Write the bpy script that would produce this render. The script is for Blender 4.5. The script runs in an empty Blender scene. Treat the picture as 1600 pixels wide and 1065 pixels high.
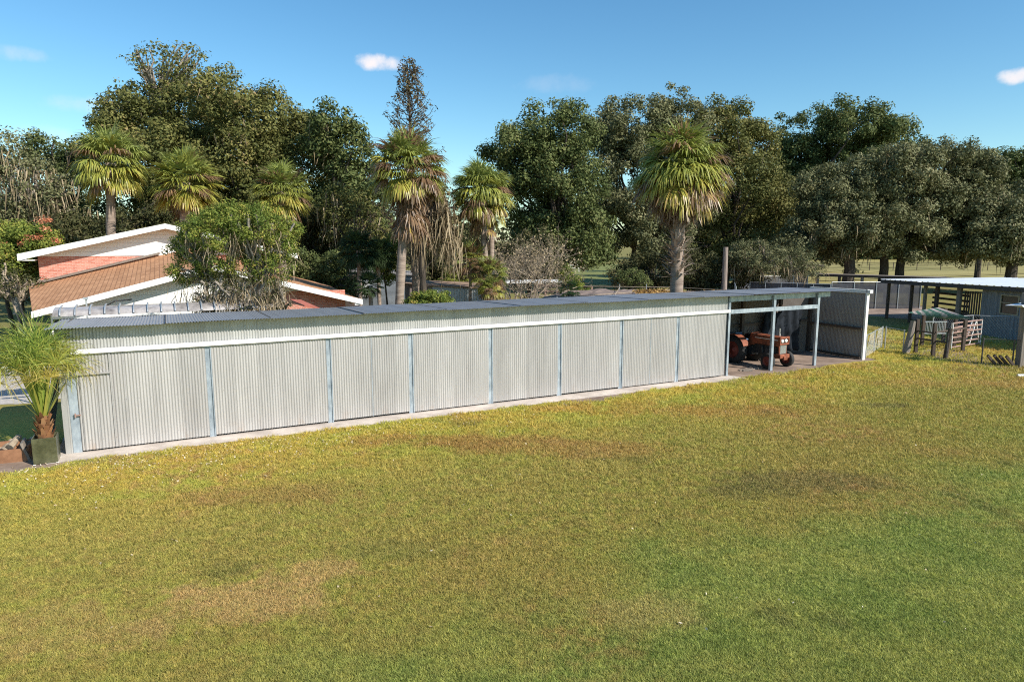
import bpy, math, random
import numpy as np
from mathutils import Vector, Matrix, Euler
random.seed(7)
R = math.radians
SC = bpy.context.scene
COL = SC.collection

# ------------------------------------------------------------------ camera
FPX = 1067.0; PITCH = 8.4; CAMH = 5.6
cam = bpy.data.objects.new('camera', bpy.data.cameras.new('camera'))
COL.objects.link(cam); SC.camera = cam
cam.data.sensor_width = 36; cam.data.lens = FPX / 1600 * 36
cam.data.clip_start = 0.1; cam.data.clip_end = 4000
cam.location = (0, 0, CAMH); cam.rotation_euler = (R(90 - PITCH), 0, 0)
SC.render.resolution_x = 1024; SC.render.resolution_y = 681
SC.render.engine = 'CYCLES'; SC.cycles.use_denoising = False; SC.cycles.filter_width = 1.1; SC.cycles.max_bounces = 8; SC.cycles.diffuse_bounces = 4; SC.cycles.transparent_max_bounces = 12; SC.cycles.sample_clamp_indirect = 4
SC.view_settings.view_transform = 'Standard'; SC.view_settings.look = 'None'
SC.view_settings.exposure = 0.5; SC.view_settings.gamma = 1.0

# ------------------------------------------------------------------ sun and sky
SUN_EL = 35.5
sd = Vector((0.85, -0.525, 0)).normalized() * math.cos(R(SUN_EL)); sd.z = math.sin(R(SUN_EL))
sl = bpy.data.lights.new('sun', 'SUN'); sl.energy = 4.8; sl.angle = R(0.5); sl.color = (1.0, 0.94, 0.84)
so = bpy.data.objects.new('sun', sl); COL.objects.link(so)
so.rotation_euler = sd.to_track_quat('Z', 'Y').to_euler(); so.location = (40, -20, 60)
W = bpy.data.worlds.new('World'); SC.world = W; W.use_nodes = True
wt = W.node_tree; wt.nodes.clear()
def wn(t, **k):
    n = wt.nodes.new(t)
    for a, b in k.items(): setattr(n, a, b)
    return n
wout = wn('ShaderNodeOutputWorld'); wbg = wn('ShaderNodeBackground'); wbg.inputs[1].default_value = 0.113
sky = wn('ShaderNodeTexSky', sky_type='NISHITA', sun_disc=False, sun_elevation=R(SUN_EL), sun_rotation=R(121.7))
sky.air_density = 1.0; sky.dust_density = 0.25; sky.ozone_density = 2.2; sky.altitude = 0
geo = wn('ShaderNodeTexCoord')
wt.links.new(wbg.outputs[0], wout.inputs[0])
def pdir(u, v):
    p = R(PITCH); x = (u - 800) / FPX; z = -(v - 532.5) / FPX
    return Vector((x, math.cos(p) + z * math.sin(p), -math.sin(p) + z * math.cos(p))).normalized()
cn = wn('ShaderNodeTexNoise'); cn.inputs['Scale'].default_value = 34; cn.inputs['Detail'].default_value = 6
cn.inputs['Roughness'].default_value = 0.6
wt.links.new(geo.outputs['Generated'], cn.inputs['Vector'])
prev = sky.outputs[0]
for (u, v, ru, rv, st) in ((592, 98, 32, 12, 1.4), (1592, 118, 24, 9, 1.3), (150, 166, 60, 12, .35), (22, 84, 36, 10, .35), (870, 132, 60, 14, .16), (80, 220, 130, 16, .25)):
    d = pdir(u, v); right = Vector((d.y, -d.x, 0)).normalized(); up = right.cross(d)
    a = wn('ShaderNodeVectorMath', operation='DOT_PRODUCT'); a.inputs[1].default_value = right * (FPX / ru)
    b = wn('ShaderNodeVectorMath', operation='DOT_PRODUCT'); b.inputs[1].default_value = up * (FPX / rv)
    f = wn('ShaderNodeVectorMath', operation='DOT_PRODUCT'); f.inputs[1].default_value = d
    for q in (a, b, f): wt.links.new(geo.outputs['Generated'], q.inputs[0])
    a2 = wn('ShaderNodeMath', operation='MULTIPLY'); b2 = wn('ShaderNodeMath', operation='MULTIPLY')
    for q, s in ((a2, a), (b2, b)):
        wt.links.new(s.outputs['Value'], q.inputs[0]); wt.links.new(s.outputs['Value'], q.inputs[1])
    s_ = wn('ShaderNodeMath', operation='ADD'); wt.links.new(a2.outputs[0], s_.inputs[0]); wt.links.new(b2.outputs[0], s_.inputs[1])
    nz = wn('ShaderNodeMath', operation='MULTIPLY_ADD'); nz.inputs[1].default_value = -3.2; nz.inputs[2].default_value = 2.4
    wt.links.new(cn.outputs['Fac'], nz.inputs[0])
    t_ = wn('ShaderNodeMath', operation='SUBTRACT'); wt.links.new(nz.outputs[0], t_.inputs[0]); wt.links.new(s_.outputs[0], t_.inputs[1])
    mr = wn('ShaderNodeMapRange', interpolation_type='SMOOTHSTEP'); mr.inputs[1].default_value = -0.5; mr.inputs[2].default_value = 1.3; mr.inputs[4].default_value = min(1, st * .7)
    wt.links.new(t_.outputs[0], mr.inputs[0])
    gt = wn('ShaderNodeMath', operation='GREATER_THAN'); gt.inputs[1].default_value = 0.5; wt.links.new(f.outputs['Value'], gt.inputs[0])
    mm = wn('ShaderNodeMath', operation='MULTIPLY'); wt.links.new(gt.outputs[0], mm.inputs[0]); wt.links.new(mr.outputs[0], mm.inputs[1])
    mx = wn('ShaderNodeMix', data_type='RGBA'); wt.links.new(mm.outputs[0], mx.inputs[0]); wt.links.new(prev, mx.inputs[6])
    mx.inputs[7].default_value = (7.2, 5.9, 6.1, 1)
    prev = mx.outputs[2]
hs = wn('ShaderNodeHueSaturation'); hs.inputs['Saturation'].default_value = 1.22; wt.links.new(prev, hs.inputs['Color'])
wb = wn('ShaderNodeMix', data_type='RGBA', blend_type='MULTIPLY'); wb.inputs[0].default_value = 1; wb.inputs[7].default_value = (.90, 1.07, 1.03, 1)
wt.links.new(hs.outputs[0], wb.inputs[6]); wt.links.new(wb.outputs[2], wbg.inputs[0])

# ------------------------------------------------------------------ points from the photograph's sight lines (real metres)
def ray(u, v):
    p = R(PITCH); x = (u - 800) / FPX; z = -(v - 532.5) / FPX
    return (x, math.cos(p) + z * math.sin(p), -math.sin(p) + z * math.cos(p))
def G(u, v, z=0.0):
    d = ray(u, v); t = (z - CAMH) / d[2]; return Vector((d[0] * t, d[1] * t, z))
def A(u, v, Y):
    d = ray(u, v); t = Y / d[1]; return Vector((d[0] * t, Y, CAMH + d[2] * t))

# ------------------------------------------------------------------ materials
def lin(c):
    return tuple(((x / 255) / 12.92 if x / 255 <= .04045 else ((x / 255 + .055) / 1.055) ** 2.4) for x in c)
class NT:
    def __init__(s, name):
        s.m = bpy.data.materials.new(name); s.m.use_nodes = True; s.t = s.m.node_tree
        s.b = s.t.nodes['Principled BSDF']; s.out = s.t.nodes['Material Output']
    def n(s, t, **k):
        q = s.t.nodes.new(t)
        for a, b in k.items(): setattr(q, a, b)
        return q
    def l(s, a, b): s.t.links.new(a, b)
    def coord(s, kind='Object', scale=(1, 1, 1), rot=(0, 0, 0)):
        c = s.n('ShaderNodeTexCoord'); m = s.n('ShaderNodeMapping'); m.inputs['Scale'].default_value = scale; m.inputs['Rotation'].default_value = rot
        s.l(c.outputs[kind], m.inputs[0]); return m.outputs[0]
    def noise(s, vec, scale, detail=4, rough=.55):
        q = s.n('ShaderNodeTexNoise'); q.inputs['Scale'].default_value = scale; q.inputs['Detail'].default_value = detail; q.inputs['Roughness'].default_value = rough
        if vec is not None: s.l(vec, q.inputs['Vector'])
        return q.outputs['Fac']
    def ramp(s, fac, stops):
        q = s.n('ShaderNodeValToRGB'); r = q.color_ramp
        while len(r.elements) < len(stops): r.elements.new(.5)
        for e, (p, c) in zip(r.elements, stops): e.position = p; e.color = (*c, 1) if len(c) == 3 else c
        s.l(fac, q.inputs[0]); return q.outputs[0]
    def mix(s, fac, a, b, mode='MIX'):
        q = s.n('ShaderNodeMix', data_type='RGBA', blend_type=mode)
        for i, x in ((0, fac), (6, a), (7, b)):
            if isinstance(x, (int, float)): q.inputs[i].default_value = x
            elif isinstance(x, tuple): q.inputs[i].default_value = (*x, 1)
            else: s.l(x, q.inputs[i])
        return q.outputs[2]
    def math(s, op, a, b=None, c=None):
        q = s.n('ShaderNodeMath', operation=op)
        for i, x in enumerate((a, b, c)):
            if x is None: continue
            if isinstance(x, (int, float)): q.inputs[i].default_value = x
            else: s.l(x, q.inputs[i])
        return q.outputs[0]
    def mrange(s, v, a, b, c=0, d=1):
        q = s.n('ShaderNodeMapRange', interpolation_type='SMOOTHSTEP'); s.l(v, q.inputs[0])
        for i, x in enumerate((a, b, c, d)): q.inputs[i + 1].default_value = x
        return q.outputs[0]
    def bump(s, h, st=.3, dist=.02):
        q = s.n('ShaderNodeBump'); q.inputs['Strength'].default_value = st; q.inputs['Distance'].default_value = dist
        s.l(h, q.inputs['Height']); s.l(q.outputs[0], s.b.inputs['Normal'])
    def set(s, rough=.7, metal=0, spec=.4, col=None):
        s.b.inputs['Roughness'].default_value = rough; s.b.inputs['Metallic'].default_value = metal
        s.b.inputs['Specular IOR Level'].default_value = spec
        if col is not None:
            if isinstance(col, tuple): s.b.inputs['Base Color'].default_value = (*col, 1)
            else: s.l(col, s.b.inputs['Base Color'])
        return s

def simple(name, c, var=.25, scale=3, rough=.7, metal=0, spec=.4, c2=None, stretch=(1, 1, 1), bump=0):
    q = NT(name); v = q.coord('Object', stretch)
    a = tuple(x * (1 - var) for x in c); b = c2 if c2 else tuple(min(1, x * (1 + var)) for x in c)
    n = q.noise(v, scale, 6, .65); q.set(rough, metal, spec, q.ramp(n, [(.3, a), (.7, b)]))
    if bump: q.bump(q.noise(v, scale * 6, 4), bump)
    return q.m
def leafmat(name, stops, trans=.22, rough=.65, spec=.18, key='v'):
    q = NT(name); a = q.n('ShaderNodeAttribute'); a.attribute_name = key
    c = q.ramp(a.outputs['Fac'], stops); q.set(rough, 0, spec, c)
    t = q.n('ShaderNodeBsdfTranslucent'); q.l(c, t.inputs[0])
    m = q.n('ShaderNodeMixShader'); m.inputs[0].default_value = trans
    q.l(q.b.outputs[0], m.inputs[1]); q.l(t.outputs[0], m.inputs[2]); q.l(m.outputs[0], q.out.inputs[0])
    return q.m

M = {}
def lawn_color(q):
    g = q.n('ShaderNodeNewGeometry'); P = g.outputs['Position']
    d = q.n('ShaderNodeVectorMath', operation='DOT_PRODUCT'); d.inputs[1].default_value = (-.452, .892, 0); q.l(P, d.inputs[0])
    nn = q.math('SUBTRACT', d.outputs['Value'], 20.9)            # metres in front of the shed wall (negative)
    n1 = q.noise(P, .16, 5, .6); n2 = q.noise(P, .55, 5, .65); n3 = q.noise(P, 2.6, 4, .7); n4 = q.noise(P, 14, 3, .7)
    k = q.math('MULTIPLY_ADD', n1, 11.0, nn); k = q.math('MULTIPLY_ADD', n2, 6.0, k)
    green = q.mix(q.mrange(n2, .35, .65), (.30, .35, .095), (.42, .42, .125))
    yellow = q.mix(q.mrange(n2, .4, .62), (.56, .43, .100), (.46, .44, .095))
    brown = q.mix(n3, (.40, .235, .095), (.56, .36, .16))
    sx = q.n('ShaderNodeSeparateXYZ'); q.l(P, sx.inputs[0]); gb = q.math('MULTIPLY_ADD', sx.outputs['X'], -.60, sx.outputs['Y'])
    gb = q.math('MULTIPLY_ADD', n1, 7.0, gb); gb = q.math('MULTIPLY_ADD', n2, 4.0, gb)
    mid = q.mix(q.mrange(n3, .35, .65), (.42, .33, .105), (.40, .37, .095)); gm = q.mix(q.mrange(gb, 13.2, 17.0), green, mid)
    c = q.mix(q.mrange(k, 1.0, 7.0), gm, yellow)
    c = q.mix(q.mrange(nn, 3.5, 9.0), c, q.mix(n2, (.20, .21, .065), (.27, .235, .085)))
    c = q.mix(1.0, c, q.ramp(q.noise(P, 5.5, 3, .6), [(.30, (.80, .82, .80)), (.5, (1, 1, 1)), (.70, (1.18, 1.15, 1.12))]), 'MULTIPLY')
    nd = q.math('MULTIPLY_ADD', n2, 4.4, -2.2); nd3 = q.math('MULTIPLY_ADD', n3, 2.6, -1.3); nd = q.math('ADD', nd, nd3)
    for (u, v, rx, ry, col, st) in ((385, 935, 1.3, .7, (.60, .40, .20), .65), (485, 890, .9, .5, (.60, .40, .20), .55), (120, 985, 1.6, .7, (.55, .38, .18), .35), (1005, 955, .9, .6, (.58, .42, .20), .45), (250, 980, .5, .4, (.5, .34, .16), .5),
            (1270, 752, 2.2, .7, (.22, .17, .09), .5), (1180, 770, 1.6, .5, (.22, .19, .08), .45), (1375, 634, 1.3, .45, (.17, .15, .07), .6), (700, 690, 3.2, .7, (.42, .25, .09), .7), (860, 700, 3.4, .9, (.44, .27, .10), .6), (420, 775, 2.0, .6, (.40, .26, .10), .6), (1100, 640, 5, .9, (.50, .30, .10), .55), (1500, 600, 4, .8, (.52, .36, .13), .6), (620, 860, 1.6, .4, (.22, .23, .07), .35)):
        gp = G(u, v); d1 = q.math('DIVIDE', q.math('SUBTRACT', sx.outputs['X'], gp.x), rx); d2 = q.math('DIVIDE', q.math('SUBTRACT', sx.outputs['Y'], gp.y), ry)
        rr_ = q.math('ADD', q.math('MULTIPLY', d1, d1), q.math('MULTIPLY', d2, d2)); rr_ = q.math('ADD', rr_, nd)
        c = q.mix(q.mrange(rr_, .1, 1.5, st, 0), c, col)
    bm = q.math('MULTIPLY', q.mrange(n1, .46, .64), q.mrange(n3, .42, .62)); bm2 = q.math('MULTIPLY', bm, q.mrange(k, -9, 0, .25, .85))
    c = q.mix(bm2, c, brown)
    dk = q.math('MULTIPLY', q.mrange(q.noise(P, .33, 4, .6), .60, .72), .55)
    c = q.mix(dk, c, (.15, .14, .055))
    c = q.mix(1.0, c, q.ramp(n4, [(.25, (.62, .62, .6)), (.75, (1.28, 1.28, 1.2))]), 'MULTIPLY')
    return c, P, n3, n4
q = NT('lawn ground'); c, P, n3, n4 = lawn_color(q); q.set(.95, 0, .1, q.mix(.25, c, (.13, .10, .045))); q.bump(n4, .6, .03); M['ground'] = q.m
q = NT('grass blades'); c, P, n3, n4 = lawn_color(q); a = q.n('ShaderNodeAttribute'); a.attribute_name = 'v'
c = q.mix(1.0, c, q.ramp(a.outputs['Fac'], [(.05, (.62, .72, .55)), (.45, (1.0, 1.03, .95)), (.75, (1.25, 1.22, 1.15)), (.95, (1.5, 1.42, 1.4))]), 'MULTIPLY')
q.set(.6, 0, .25, c); t = q.n('ShaderNodeBsdfTranslucent'); q.l(c, t.inputs[0]); mm = q.n('ShaderNodeMixShader'); mm.inputs[0].default_value = .3
q.l(q.b.outputs[0], mm.inputs[1]); q.l(t.outputs[0], mm.inputs[2]); q.l(mm.outputs[0], q.out.inputs[0]); M['grass'] = q.m

def corr_mat(name, base, rust=.15, metal=.35, rough=.42):
    q = NT(name); v = q.coord('Object'); vs = q.coord('Object', (1.6, 1, .25))
    n1 = q.noise(vs, 2.2, 6, .7); n2 = q.noise(v, 9, 5, .7)
    c = q.ramp(n1, [(.3, tuple(x * .86 for x in base)), (.7, tuple(min(1, x * 1.08) for x in base))])
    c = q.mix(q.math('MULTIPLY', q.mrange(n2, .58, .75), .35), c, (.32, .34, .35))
    sp = q.n('ShaderNodeSeparateXYZ'); cc = q.n('ShaderNodeTexCoord'); q.l(cc.outputs['Object'], sp.inputs[0])
    for zr_ in (.32, 1.34, 2.38):
        fx = q.math('LESS_THAN', q.math('ABSOLUTE', q.math('SUBTRACT', q.math('FRACT', q.math('DIVIDE', sp.outputs['X'], .304)), .5)), .03)
        fz = q.math('LESS_THAN', q.math('ABSOLUTE', q.math('SUBTRACT', sp.outputs['Z'], zr_)), .011)
        c = q.mix(q.math('MULTIPLY', q.math('MULTIPLY', fx, fz), .45), c, (.12, .11, .10))
    wnz = q.n('ShaderNodeTexWhiteNoise', noise_dimensions='1D'); q.l(q.math('FLOOR', q.math('DIVIDE', sp.outputs['X'], .684)), wnz.inputs['W'])
    tone = q.math('MULTIPLY_ADD', wnz.outputs['Value'], .16 if rough < .45 else .05, .90 if rough < .45 else .97); cx = q.n('ShaderNodeCombineXYZ')
    for i_ in range(3): q.l(tone, cx.inputs[i_])
    c = q.mix(1.0, c, cx.outputs[0], 'MULTIPLY')
    lap = q.math('LESS_THAN', q.math('FRACT', q.math('DIVIDE', sp.outputs['X'], .684)), .016); c = q.mix(q.math('MULTIPLY', lap, .45), c, (.12, .12, .12))
    lo = q.mrange(sp.outputs['Z'], .55, 0.0); rn = q.mrange(q.noise(q.coord('Object', (1.2, 1, .5)), 2.6, 6, .75), .48, .72)
    c = q.mix(q.math('MULTIPLY', q.math('MULTIPLY', lo, rn), rust * 3), c, (.36, .22, .12))
    q.set(rough, metal, .5, c); q.bump(n2, .12, .01); return q.m
M['corr'] = corr_mat('galvanised corrugated wall', (.475, .455, .442))
M['corr_band'] = corr_mat('pale corrugated siding above the doors', (.47, .46, .445), 0)
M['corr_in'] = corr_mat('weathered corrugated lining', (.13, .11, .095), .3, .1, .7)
M['roofmetal'] = corr_mat('dull grey corrugated roofing', (.36, .37, .39), 0, .4, .5)
M['steelblue'] = simple('galvanised steel channel', (.27, .33, .39), .3, 5, .45, .35, c2=(.50, .56, .61), stretch=(1, 1, .4))
M['whitemetal'] = simple('white painted sheet metal', (.72, .71, .68), .12, 2, .45, .0)
M['trim'] = simple('white painted fascia board', (.80, .79, .77), .05, 2, .5)
M['concrete'] = simple('weathered concrete', (.46, .385, .33), .25, 1.2, .9, c2=(.66, .575, .50), bump=.3)
M['gravel'] = simple('pale gravel drive', (.44, .40, .36), .25, 6, .95, bump=.5)
M['dirt'] = simple('bare sandy dirt', (.20, .135, .10), .35, .9, .95, c2=(.38, .28, .215), bump=.5)
M['darkwood'] = simple('dark weathered wood', (.075, .055, .042), .4, 4, .85, stretch=(6, 6, .6))
M['greywood'] = simple('silver weathered wood', (.22, .185, .155), .35, 3, .85, stretch=(7, 7, .5), bump=.3)
M['darksteel'] = simple('dark steel', (.055, .05, .05), .3, 4, .6)  # plain dark base colour for seams, fascias and thin ironwork
M['galv'] = simple('galvanised pipe', (.46, .48, .50), .15, 5, .4, .5)
M['rubber'] = simple('tyre rubber', (.032, .031, .030), .3, 5, .8)
M['orange'] = simple('faded orange tractor paint', (.14, .045, .025), .3, 5, .65, c2=(.36, .105, .05))
M['redrim'] = simple('dull red wheel paint', (.22, .05, .035), .3, 6, .6)
M['engine'] = simple('greasy engine iron', (.05, .052, .056), .4, 12, .5, .3)
M['radiator'] = simple('bright radiator mesh', (.55, .55, .52), .2, 25, .4, .5)
M['glass_lamp'] = simple('lamp glass', (.75, .75, .72), .1, 3, .1, .0, .8)
M['black'] = simple('black plastic sheeting', (.010, .012, .016), .4, 1.2, .8, 0, .12, c2=(.028, .035, .046))
M['blue'] = simple('dull blue plastic', (.07, .13, .22), .3, 3, .5)
M['greenroof'] = simple('green painted roofing', (.045, .14, .085), .25, 2, .45)
M['rust'] = simple('rusty pinkish pipe', (.30, .19, .155), .3, 5, .7)
M['boots'] = leafmat('palm boots', [(0, (.16, .075, .035)), (.5, (.36, .17, .075)), (1, (.50, .30, .16))], .0, .8)
M['palmtrunk'] = simple('pale ringed palm bark', (.23, .17, .135), .3, 2, .9, c2=(.38, .30, .24), stretch=(1, 1, 6), bump=.5)
M['bark'] = simple('dark oak bark', (.045, .036, .028), .35, 3, .95, c2=(.10, .08, .062), stretch=(3, 3, .7), bump=.6)
M['greybark'] = simple('pale grey bark', (.24, .20, .16), .3, 3, .95, c2=(.40, .35, .29), stretch=(3, 3, .7))
M['twig'] = simple('tan bare twigs', (.28, .215, .15), .3, 3, .9, c2=(.44, .36, .27))
M['oak1'] = leafmat('olive oak leaves', [(0, (.050, .062, .018)), (.5, (.140, .145, .042)), (.85, (.235, .215, .068)), (1, (.32, .22, .11))], .2)
M['oak2'] = leafmat('dark green oak leaves', [(0, (.038, .056, .018)), (.5, (.105, .132, .042)), (.9, (.20, .215, .075)), (1, (.28, .24, .12))], .2)
M['oak3'] = leafmat('dusty grey oak leaves', [(0, (.062, .070, .030)), (.5, (.150, .155, .070)), (.9, (.255, .245, .125)), (1, (.36, .30, .18))], .18)
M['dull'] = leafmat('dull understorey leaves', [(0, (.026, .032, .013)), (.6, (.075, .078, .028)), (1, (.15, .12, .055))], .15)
M['brightleaf'] = leafmat('bright green shrub leaves', [(0, (.06, .10, .018)), (.45, (.15, .20, .038)), (.8, (.32, .33, .065)), (1, (.48, .34, .09))], .3)
M['cypress'] = leafmat('brownish cypress sprays', [(0, (.045, .035, .022)), (.5, (.12, .085, .05)), (1, (.18, .16, .06))], .1)
M['moss'] = leafmat('hanging grey moss', [(0, (.18, .135, .08)), (.6, (.36, .285, .18)), (1, (.50, .40, .27))], .15, .9, .1)
M['flower'] = leafmat('orange seed pods', [(0, (.42, .12, .06)), (1, (.62, .30, .17))], .2)
M['palmleaf'] = leafmat('palm fan leaves', [(0, (.19, .115, .065)), (.18, (.34, .215, .115)), (.34, (.50, .38, .085)), (.5, (.40, .39, .075)), (.75, (.25, .29, .065)), (1, (.31, .35, .11))], .28, .4, .5)
M['potpalm'] = leafmat('potted palm leaves', [(0, (.50, .38, .09)), (.35, (.42, .42, .08)), (.65, (.22, .30, .05)), (1, (.10, .17, .035))], .3, .4, .5)
M['litter'] = leafmat('fallen leaf litter', [(0, (.14, .065, .03)), (.5, (.33, .19, .06)), (1, (.50, .34, .13))], 0, .9)
M['speck'] = leafmat('dry pale fallen leaves', [(0, (.35, .22, .12)), (.5, (.55, .45, .30)), (1, (.75, .70, .58))], 0, .8)

# ------------------------------------------------------------------ object helpers
def tag(o, label=None, cat=None, group=None, kind=None):
    if label: o['label'] = label
    if cat: o['category'] = cat
    if group: o['group'] = group
    if kind: o['kind'] = kind
    return o
def empty(name, loc, rz=0.0, label=None, cat=None, group=None):
    o = bpy.data.objects.new(name, None); COL.objects.link(o); o.location = loc; o.rotation_euler = (0, 0, rz); o.empty_display_size = .3
    return tag(o, label, cat, group)
def npmesh(name, V, F, mat, parent=None, attr=None, smooth=False):
    V = np.asarray(V, dtype=np.float32); F = np.asarray(F, dtype=np.int32); k = F.shape[1]
    me = bpy.data.meshes.new(name); me.vertices.add(len(V)); me.vertices.foreach_set('co', V.ravel())
    me.loops.add(F.size); me.loops.foreach_set('vertex_index', F.ravel())
    me.polygons.add(len(F)); me.polygons.foreach_set('loop_start', np.arange(0, F.size, k, dtype=np.int32))
    me.polygons.foreach_set('loop_total', np.full(len(F), k, dtype=np.int32))
    if smooth: me.polygons.foreach_set('use_smooth', np.ones(len(F), dtype=bool))
    me.update(calc_edges=True)
    if attr is not None:
        a = me.attributes.new('v', 'FLOAT', 'FACE'); a.data.foreach_set('value', np.asarray(attr, dtype=np.float32))
    me.materials.append(mat)
    o = bpy.data.objects.new(name, me); COL.objects.link(o)
    if parent: o.parent = parent
    return o
class MB:
    def __init__(s): s.v = []; s.f = []
    def add(s, vs, fs):
        k = len(s.v); s.v += [tuple(p) for p in vs]; s.f += [tuple(i + k for i in f) for f in fs]; return s
    def box(s, a, b, rot=None, at=None, bev=0):
        x0, y0, z0 = a; x1, y1, z1 = b
        vs = [Vector(p) for p in ((x0, y0, z0), (x1, y0, z0), (x1, y1, z0), (x0, y1, z0), (x0, y0, z1), (x1, y0, z1), (x1, y1, z1), (x0, y1, z1))]
        if rot:
            Mx = Euler(rot).to_matrix(); c = Vector(at) if at is not None else Vector(((x0 + x1) / 2, (y0 + y1) / 2, (z0 + z1) / 2))
            vs = [Mx @ (p - c) + c for p in vs]
        return s.add(vs, [(0, 3, 2, 1), (4, 5, 6, 7), (0, 1, 5, 4), (1, 2, 6, 5), (2, 3, 7, 6), (3, 0, 4, 7)])
    def tube(s, pts, rad, k=8, cap=True):
        pts = [Vector(p) for p in pts]
        if not hasattr(rad, '__len__'): rad = [rad] * len(pts)
        k0 = len(s.v); up = Vector((0, 0, 1)); ref = None
        for i, p in enumerate(pts):
            d = (pts[min(i + 1, len(pts) - 1)] - pts[max(i - 1, 0)]).normalized()
            if ref is None:
                ref = d.cross(up)
                if ref.length < .05: ref = d.cross(Vector((1, 0, 0)))
            a = (ref - d * ref.dot(d)).normalized(); ref = a; b = d.cross(a)
            for j in range(k):
                t = 2 * math.pi * j / k; s.v.append(tuple(p + (a * math.cos(t) + b * math.sin(t)) * rad[i]))
        for i in range(len(pts) - 1):
            for j in range(k):
                s.f.append((k0 + i * k + j, k0 + i * k + (j + 1) % k, k0 + (i + 1) * k + (j + 1) % k, k0 + (i + 1) * k + j))
        if cap:
            s.f.append(tuple(k0 + j for j in range(k))[::-1]); s.f.append(tuple(k0 + (len(pts) - 1) * k + j for j in range(k)))
        return s
    def prism(s, poly, t0, t1, axis='y'):
        n = len(poly); vs = []
        for t in (t0, t1):
            for (a, b) in poly: vs.append({'y': (a, t, b), 'x': (t, a, b), 'z': (a, b, t)}[axis])
        return s.add(vs, [tuple(range(n)), tuple(range(2 * n - 1, n - 1, -1))] + [(i, i + n, (i + 1) % n + n, (i + 1) % n) for i in range(n)])
    def slab(s, quad, t):
        q = [Vector(p) for p in quad]; n = (q[1] - q[0]).cross(q[-1] - q[0]).normalized() * t; m = len(q)
        return s.add(q + [p - n for p in q], [tuple(range(m)), tuple(range(2 * m - 1, m - 1, -1))] + [(i, i + m, (i + 1) % m + m, (i + 1) % m) for i in range(m)])
    def lathe(s, prof, centre, axis='x', k=24):
        c = Vector(centre); k0 = len(s.v); n = len(prof)
        for j in range(k):
            t = 2 * math.pi * j / k
            for (r, h) in prof:
                p = {'x': (h, r * math.cos(t), r * math.sin(t)), 'y': (r * math.cos(t), h, r * math.sin(t)), 'z': (r * math.cos(t), r * math.sin(t), h)}[axis]
                s.v.append(tuple(c + Vector(p)))
        for j in range(k):
            for i in range(n - 1): s.f.append((k0 + j * n + i, k0 + ((j + 1) % k) * n + i, k0 + ((j + 1) % k) * n + i + 1, k0 + j * n + i + 1))
        return s
    def build(s, name, mat, parent=None, smooth=False, bevel=0):
        me = bpy.data.meshes.new(name); me.from_pydata(s.v, [], s.f); me.update(); me.materials.append(mat)
        if smooth: me.polygons.foreach_set('use_smooth', np.ones(len(me.polygons), dtype=bool))
        o = bpy.data.objects.new(name, me); COL.objects.link(o)
        if parent: o.parent = parent
        if bevel:
            b = o.modifiers.new('bevel', 'BEVEL'); b.width = bevel; b.segments = 2; b.limit_method = 'ANGLE'
        return o
def sheet(name, pts, z, mat, jag=0, kind='structure', label=None):
    """flat irregular ground sheet"""
    rnd = random.Random(hash(name) % 999 if False else len(name) * 7); out = []
    for i, p in enumerate(pts):
        a = Vector((p[0], p[1])); b = Vector((pts[(i + 1) % len(pts)][0], pts[(i + 1) % len(pts)][1])); L = (b - a).length; m = max(1, int(L / .35)) if jag else 1
        for k in range(m):
            q = a.lerp(b, k / m)
            if jag and k: q += Vector((rnd.gauss(0, jag), rnd.gauss(0, jag)))
            out.append((q.x, q.y, z))
    o = MB().add(out, [tuple(range(len(out)))]).build(name, mat); return tag(o, label, None, None, kind)
def copy_tree(o, parent=None):
    c = o.copy(); COL.objects.link(c); c.parent = parent
    for ch in list(o.children): copy_tree(ch, c)
    return c

# ------------------------------------------------------------------ shed frame (x along the wall, y towards the back)
SO = Vector((-11.69, 17.5, 0)); SA = math.atan2(.452, .892)
ex = Vector((math.cos(SA), math.sin(SA), 0)); ey = Vector((-math.sin(SA), math.cos(SA), 0))
def S(s, n, z=0): return SO + ex * s + ey * n + Vector((0, 0, z))

# ------------------------------------------------------------------ ground
gnd = MB().add([(-1800, -300, 0), (1800, -300, 0), (1800, 2500, 0), (-1800, 2500, 0)], [(0, 1, 2, 3)]).build('ground', M['ground']); tag(gnd, kind='structure')
sheet('concrete_apron', [S(-.45, -.80), S(23.5, -.80), S(23.3, 0.0), S(23.2, 3.1), S(-.3, 3.1)], .012, M['concrete'], .015)
sheet('bare_dirt', [S(23.2, -.35), S(24.6, -.9), S(26.5, -.55), S(28.5, -.35), S(30.2, -.15), S(32.3, -.3), S(32.4, .3), S(31.8, 3.6), S(23.0, 3.6)], .006, M['dirt'], .07)
sheet('bare_dirt', [S(14.4, -1.45), S(15.9, -1.5), S(17.6, -.95), S(18.3, -.6), S(14.6, -.6)], .005, M['dirt'], .06)
sheet('bare_dirt', [S(21.9, -1.05), S(23.1, -1.05), S(23.5, -.6), S(21.8, -.6)], .005, M['dirt'], .05)
sheet('bare_dirt', [S(-3.6, -1.55), S(-.2, -1.25), S(1.6, -1.0), S(2.6, -.6), S(-.3, .4), S(-3.2, .3)], .005, M['dirt'], .06)
sheet('bare_dirt', [G(1420, 553), G(1505, 569), G(1560, 575), G(1590, 577), G(1590, 568), G(1530, 556), G(1500, 543), G(1450, 546)], .005, M['dirt'], .06)
sheet('bare_dirt', [G(1345, 492), G(1430, 500), G(1460, 492), G(1440, 478), G(1350, 478)], .005, M['dirt'], .1)
sheet('gravel_drive', [G(-400, 645), G(62, 630), G(110, 618), G(300, 566), G(280, 545), G(-400, 582)], .008, M['gravel'], .06)
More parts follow.
